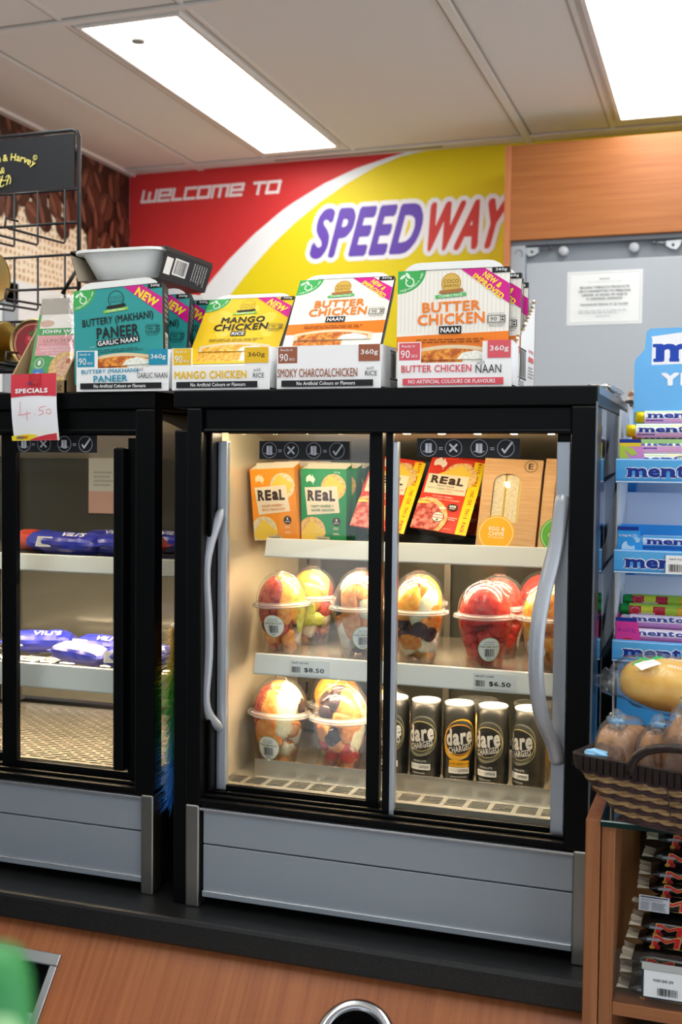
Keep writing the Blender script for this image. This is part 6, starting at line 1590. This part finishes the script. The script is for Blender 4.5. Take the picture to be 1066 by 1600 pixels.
# chocolate bars stacked in the unit
CHB = C('0f0d0e', .22, spec=.6, bump=.12, bscale=60); CRIMP = two_tone('foil_crimp', 'b9b09a', 'e2dcca', 4, .3, .7, rough=.35, kind='Z')
def bar(label):
    t = thing('chocolate_bar', label, 'chocolate bar', group='chocolate bars stacked in the shelf unit')
    L_, w, h = .170, .020, .0105; m = MB(); N, n = 18, 16; vs = []
    for i in range(N + 1):
        x = .012 + (L_ - .024) * i / N; e = min(1, (min(i, N - i) + .15) / 2.2) ** .6
        for k in range(n):
            a = 2 * pi * k / n; c, s = cos(a), sin(a); q = (abs(c) ** 3 + abs(s) ** 3) ** (-1 / 3.0)
            vs.append((x, w * c * q * (.9 + .1 * e), h + .0012 + (h * e * s * q) * (1 + .05 * mnoise.noise(Vector((x * 60, s, c))))))
    m.add(vs, [(i * n + k, i * n + (k + 1) % n, (i + 1) * n + (k + 1) % n, (i + 1) * n + k) for i in range(N) for k in range(n)], CHB, True)
    p = front(m, .024, L_ - .01, 2 * h + .0005, .002, -w - .0012, step=.00005)
    RD = C('c2242a', .35); GD = C('d9b26a', .35, metal=.3); 
    p.k = 3
    for o in range(10):
        a = 2 * pi * o / 10; p.text('Mars', .43 + .010 * cos(a), .44 + .06 * sin(a), .74, .70, GD, bold=.0, shear=.18)
    p.text('Mars', .43, .44, .74, .70, RD, bold=.012, shear=.18); p.poly([(.15, .86), (.5, .80), (.95, .92), (.95, .97), (.5, .86)], GD); p.poly([(-.02, .32), (.12, .26), (.13, .44), (-.02, .48)], C('8f949c', .35)); p.ell(.10, .85, .03, .03, C('8a1c20', .35)); p.ell(.05, .9, .025, .02, C('b9862c', .35))
    m.build('wrapper', t)
    for s, x0, x1 in ((0, .014, -.004), (1, L_ - .014, L_ + .004)):
        m = MB(); K = 12; pts = []
        for k in range(K + 1):
            y = -w * .98 + 2 * w * .98 * k / K; z = h + .001 + .004 * sin(k * 1.1); pts.append((x0, y * .9, h + .001)); pts.append((x1 + (.0015 if k % 2 else 0), y, z))
        m.add(pts, [(2 * k, 2 * k + 1, 2 * k + 3, 2 * k + 2) for k in range(K)], CRIMP); m.add([(x, y, z + .0006) for x, y, z in pts], [(2 * k, 2 * k + 2, 2 * k + 3, 2 * k + 1) for k in range(K)], CRIMP)
        m.build('crimped_end', t)
    return t
CB = bar('lowest chocolate bar of the stack, flat on the shelf board')
names = ['second chocolate bar up from the shelf board, behind the price holder', 'third chocolate bar up, its crimp poking past the price holder', 'chocolate bar just above the clear acrylic lip', 'chocolate bar under the one with the nutrition panel', 'chocolate bar turned to show its white nutrition panel', 'chocolate bar resting on the one with the nutrition panel', 'fourth chocolate bar from the top of the stack', 'third chocolate bar from the top of the stack', 'second chocolate bar from the top of the stack', 'topmost chocolate bar under the glass']
place(CB, (.7085, -.052, .9005), (0, 0, rad(-3)))
rr_ = random.Random(9)
Z_ = .9005
for i, nm in enumerate(names):
    Z_ += .0195 if i not in (4, 5) else .021
    o = dup(CB, (.7105 + i * .0034 + rr_.uniform(-.002, .002), -.050 + i * .0095 + rr_.uniform(-.003, .003), Z_), (rad(rr_.uniform(-6, 12)), 0, rad(rr_.uniform(-5, 5))), nm)
    if i == 4:
        o.rotation_euler = (rad(-16), 0, rad(-2))
        m = MB(); p = front(m, .006, .046, .0215, .0015, -.0222, step=.0002); q_ = C('c9cdd6', .4); m.poly([(.006, -.0222, .0015), (.046, -.0222, .0015), (.046, -.0222, .0215), (.006, -.0222, .0215)], q_)
        p.rect(.04, .06, .96, .14, INK); p.lines(.06, .2, .94, .34, 2, C('50535c', .5)); p.lines(.06, .4, .4, .94, 6, C('50535c', .5)); p.lines(.45, .4, .94, .94, 6, C('50535c', .5)); p.rect(.42, .38, .43, .94, C('50535c', .5))
        no = m.build('nutrition_panel', o)

# bread basket
ANG = rad(-20); B0 = Vector((.6455, -.123, 1.1455)); ex = Vector((cos(ANG), sin(ANG), 0)); ey = Vector((-sin(ANG), cos(ANG), 0))
BW, BD, BH = .30, .21, .092
bk = thing('bread_basket', 'dark rimmed woven basket standing on the glass top', 'basket', tuple(B0), (0, 0, ANG))
def rimloop(x0, x1, y0, y1, z, r=.018, n=5): return [(x, y, z) for x, y in rrect(x0, x1, y0, y1, r, n)]
TAN = two_tone('seagrass', '8f6f48', 'c2a070', 90, .3, .7, rough=.7); DKB = two_tone('dark_seagrass', '2a1a1e', '54383a', 90, .3, .7, rough=.6); RIMM = C('231a18', .4, bump=.3, bscale=300)
m = MB(); ROWS = 9
for k in range(ROWS):
    f = k / (ROWS - 1); ins = .040 * (1 - f) ** 1.1; z = .006 + (BH - .028) * f; out = [Vector(q) for q in rimloop(ins + .004, BW - ins - .004, ins + .004, BD - ins - .004, z, .02, 4)]
    L = sum((out[(i + 1) % len(out)] - out[i]).length for i in range(len(out))); path = []
    st = .0045; acc = 0
    for i in range(len(out)):
        a, b = out[i], out[(i + 1) % len(out)]; d = (b - a).length; c_ = max(1, int(d / st))
        for j in range(c_): path.append(a + (b - a) * j / c_)
    for ph in (0, 1):
        pts = []
        for i, q in enumerate(path):
            th = i * .62 + ph * pi + k * .7; nrm = Vector((q.x - BW / 2, q.y - BD / 2, 0)); nrm.normalize()
            pts.append(tuple(q + nrm * .0016 * cos(th) + Vector((0, 0, .0019 * sin(th)))))
        m.tube(pts, .0029, TAN if k % 2 else DKB, n=5, closed=True)
m.hexa([(.043, .043, .0), (BW - .043, .043, .0), (BW - .043, BD - .043, .0), (.043, BD - .043, .0), (.004, .004, BH - .02), (BW - .004, .004, BH - .02), (BW - .004, BD - .004, BH - .02), (.004, BD - .004, BH - .02)][:4] + [(.043, .043, .003), (BW - .043, .043, .003), (BW - .043, BD - .043, .003), (.043, BD - .043, .003)], DKB)
m.build('woven_body', bk)
m = MB()
o_ = rimloop(0, BW, 0, BD, BH - .021, .014); o2 = rimloop(-.003, BW + .003, -.003, BD + .003, BH - .001, .014); i2 = rimloop(.006, BW - .006, .006, BD - .006, BH - .001, .012); i1 = rimloop(.008, BW - .008, .008, BD - .008, BH - .021, .012); n = len(o_)
for A_, B_ in ((o_, o2), (o2, i2), (i2, i1), (i1, o_)): m.add(A_ + B_, [(k, (k + 1) % n, (k + 1) % n + n, k + n) for k in range(n)], RIMM)
for k in range(30): x = .014 + k * (BW - .028) / 29; m.box(x - .0035, x + .0035, -.0045, .0, BH - .020, BH - .002, RIMM)
for k in range(20): y = .014 + k * (BD - .028) / 19; m.box(-.0045, .0, y - .0035, y + .0035, BH - .020, BH - .002, RIMM)
m.build('rim', bk)
m = MB(); m.tube([(.083 + .070 * (1 - cos(rad(a))), -.002 - .003 * sin(rad(a)), BH - .014 + .044 * sin(rad(a)) ** .75) for a in range(0, 181, 12)], (.0045, .0065) if False else .0058, RIMM, n=10); m.build('handle', bk)
for x in (.13, .165):
    m = MB(); m.tube([(x, .012, .030), (x, -.001, BH - .022)], .0009, C('3a2a22', .6), n=5); m.build('tie_cord', bk)

# wrapped loaves
CRUST = two_tone('brown_crust', '744a28', 'a87a48', 55, .3, .7, rough=.7, bump=.25); CRUMB = two_tone('brown_crumb', '4a2d17', '7a512c', 110, .3, .7, rough=.85, bump=.4)
GOLDB = two_tone('golden_crust', 'e6a832', 'f7cd69', 28, .35, .7, rough=.5, bump=.12)
BAG = clear('bread_bag', (.99, .99, .99), .9, .16, haze=.05, bump=.5, bscale=24, haze_col=(.8, .86, .95))
def loaf(kind, label, loc, rot, L_=.12, w=.042, h=.055):
    t = thing('bagged_loaf', label, 'bread', loc, rot, group='bagged loaves in the basket')
    m = MB()
    if kind == 'golden':
        m.blob((0, 0, h), (L_, w, h), GOLDB, sub=4, amp=.06, freq=1.2, seed=4, power=2.4)
    else:
        m.blob((0, 0, h), (w, L_, h), CRUST, sub=4, amp=.07, freq=1.3, seed=int(abs(loc[0]) * 1000) % 17, power=3.6)
        m.blob((0, -L_ * .90, h * .80), (w * .90, L_ * .13, h * .74), CRUMB, sub=3, amp=.06, freq=2.0, seed=3, power=4.0)
    m.build('loaf', t)
    m = MB(); r = random.Random(hash(label) % 7 if False else len(label))
    if kind == 'golden':
        m.blob((0, 0, h * 1.02), (L_ * 1.13, w * 1.12, h * 1.10), BAG, sub=4, amp=.16, freq=3.2, seed=9, power=2.6)
        m.blob((-L_ * 1.02, 0, h * .8), (.035, w * .6, h * .45), BAG, sub=3, amp=.5, freq=3.0, seed=3)
        def bagsurf(u, v, d):
            x = -.062 + .125 * u; f = rad(72 - 48 * v); k = max(.05, 1 - (abs(x) / (L_ * 1.16)) ** 2.6) ** (1 / 2.6); q = 1.20 * k
            return (x, -(w * q + d) * cos(f) ** .77, h * 1.02 + (h * q + d) * sin(f) ** .77)
        p = Print(m, (0, 0, 0), (.125, 0, 0), (0, 0, -.034), n=(0, -1, 0), surf=bagsurf, cuts=10, step=.00008)
        gl = C('3fae5a', .4)
        for (x, y, rx, ry, ro) in ((.12, .25, .09, .022, -20), (.25, .12, .07, .03, 30), (.66, .1, .08, .035, 25), (.8, .25, .09, .025, 10), (.05, .5, .08, .02, 40), (.9, .45, .08, .018, -35)): p.ell(x, y, rx, ry, gl, rot=ro)
        p.text('Turkish', .45, .13, .16, .14, C('f3e2c0', .5), bold=.02); p.text('BREAD ROLL', .55, .62, .32, .12, C('f3f0e6', .5), bold=.01, rot=-6); p.poly([(.02, .62), (.22, .28), (.32, .5), (.12, .92)], C('f2f3f5', .4)); p.line(.09, .6, .24, .42, .006, C('b7bac2', .5))
    else:
        m.blob((0, 0, h * 1.08), (w * 1.16, L_ * 1.08, h * 1.14), BAG, sub=4, amp=.13, freq=2.6, seed=len(label), power=3.0)
        m.blob((w * .1, -L_ * .7, h * 2.15), (w * .5, L_ * .16, h * .28), BAG, sub=3, amp=.6, freq=2.4, seed=len(label) + 2)
    m.build('bag', t)
    if kind != 'golden':
        m = MB(); m.blob((w * .05, -L_ * .62, h * 2.12), (w * .45, L_ * .16, h * .10), clear('blue_print_film', (.5, .76, .96), 1.4, .15, haze=.45, bump=.5, haze_col=(.35, .7, .98)), sub=3, amp=.6, freq=3.0, seed=len(label)); m.build('printed_tie', t)
    return t
def inb(x, y, z): return tuple(B0 + ex * x + ey * y + Vector((0, 0, z)))
loaf('brown', 'bagged brown loaf end nearest the fridge in the basket', inb(.036, .070, .028), (rad(-8), 0, ANG + rad(2)), .052, .025, .046)
loaf('brown', 'bagged brown loaf second from the fridge, darker and lower', inb(.082, .105, .026), (rad(-8), 0, ANG - rad(2)), .060, .021, .045)
loaf('brown', 'bagged brown loaf with pale top behind the basket handle', inb(.128, .085, .028), (rad(-8), 0, ANG + rad(6)), .066, .026, .060)
loaf('brown', 'bagged brown loaf at the picture edge beyond the basket handle', inb(.190, .090, .028), (rad(-8), 0, ANG + rad(4)), .066, .028, .055)
loaf('golden', 'golden crusted loaf in clear green printed bag on top of the brown loaves', (.772, .035, 1.268), (0, rad(3), rad(-6)), .086, .046, .036)
m = MB(); m.blob(inb(.024, .020, BH - .002), (.015, .008, .006), C('8cc4ea', .35, bump=.5, bscale=60), sub=3, amp=.5, freq=2.4, seed=5); pass
tag(m.build('blue_wrapper'), 'scrap of pale blue wrapper tucked at the basket corner', 'wrapper')

# ================================================================ out-of-focus bottle close to the camera
fb = thing('green_bottle', 'blurred bright green bottle top close to the camera at the lower corner', 'bottle', (0.6170, -1.3070, 1.2625))
m = MB(); m.lathe([(.012, 0), (.030, .004), (.031, .06), (.030, .11), (.026, .135), (.0200, .148)], C('d6efe0', .3, spec=.5), n=40); m.build('bottle_body', fb)
m = MB(); GC = C('24813f', .35); m.lathe([(.0205, .146), (.0210, .150), (.0205, .1565), (.0150, .160), (.0135, .190), (.0110, .1975), (.004, .200), (.0001, .2005)], GC, n=36); m.build('cap', fb)
m = MB(); p = Print(m, (0, 0, 0), (.05, 0, 0), (0, 0, -.03), surf=lambda u, v, d: ((.0156 - .0012 * (1 - v) + d) * sin((u - .5) * 2.6 + 1.15), -(.0156 - .0012 * (1 - v) + d) * cos((u - .5) * 2.6 + 1.15), .188 - .028 * v), cuts=10, step=.0004)
p.poly([(.0, 1), (.0, .30), (.12, .12), (.35, .05), (.52, .15), (.60, .35), (.62, 1)], C('a6d79a', .4)); p.poly([(.0, 1), (.0, .55), (.15, .40), (.38, .38), (.50, .55), (.54, 1)], C('dff4ea', .4)); m.build('cap_window', fb)

# ================================================================ dark shelving added out of view to darken what the fridge doors mirror
def reflection_unit(label, x0, x1, y0, y1, h, back):
    t = thing('added_shelving', label, 'shelving', ((x0 + x1) / 2, (y0 + y1) / 2, 0), group='added shelving for the door reflections', world=True)
    D1 = C('2b2d30', .5); D2 = C('4a4d50', .45)
    m = MB()
    if back == 'y': m.box(x0, x1, y0, y0 + .03, 0, h, D1)
    else: m.box(x0, x0 + .03, y0, y1, 0, h, D1)
    m.build('back_panel', t)
    for z in (.12, .50, .86, 1.22, 1.58):
        m = MB(); m.box(x0 + .031, x1, y0 + .031, y1, z, z + .03, D2); m.build('shelf', t)
reflection_unit('added dark shelving across the aisle, out of view, darkening the fridge door reflections', -0.85, 3.2, -4.1, -3.65, 1.95, 'y')
reflection_unit('added dark shelving along the coffee bean wall, out of view, darkening the plain fridge reflections', -1.349, -0.90, -3.6, -0.6, 1.95, 'x')
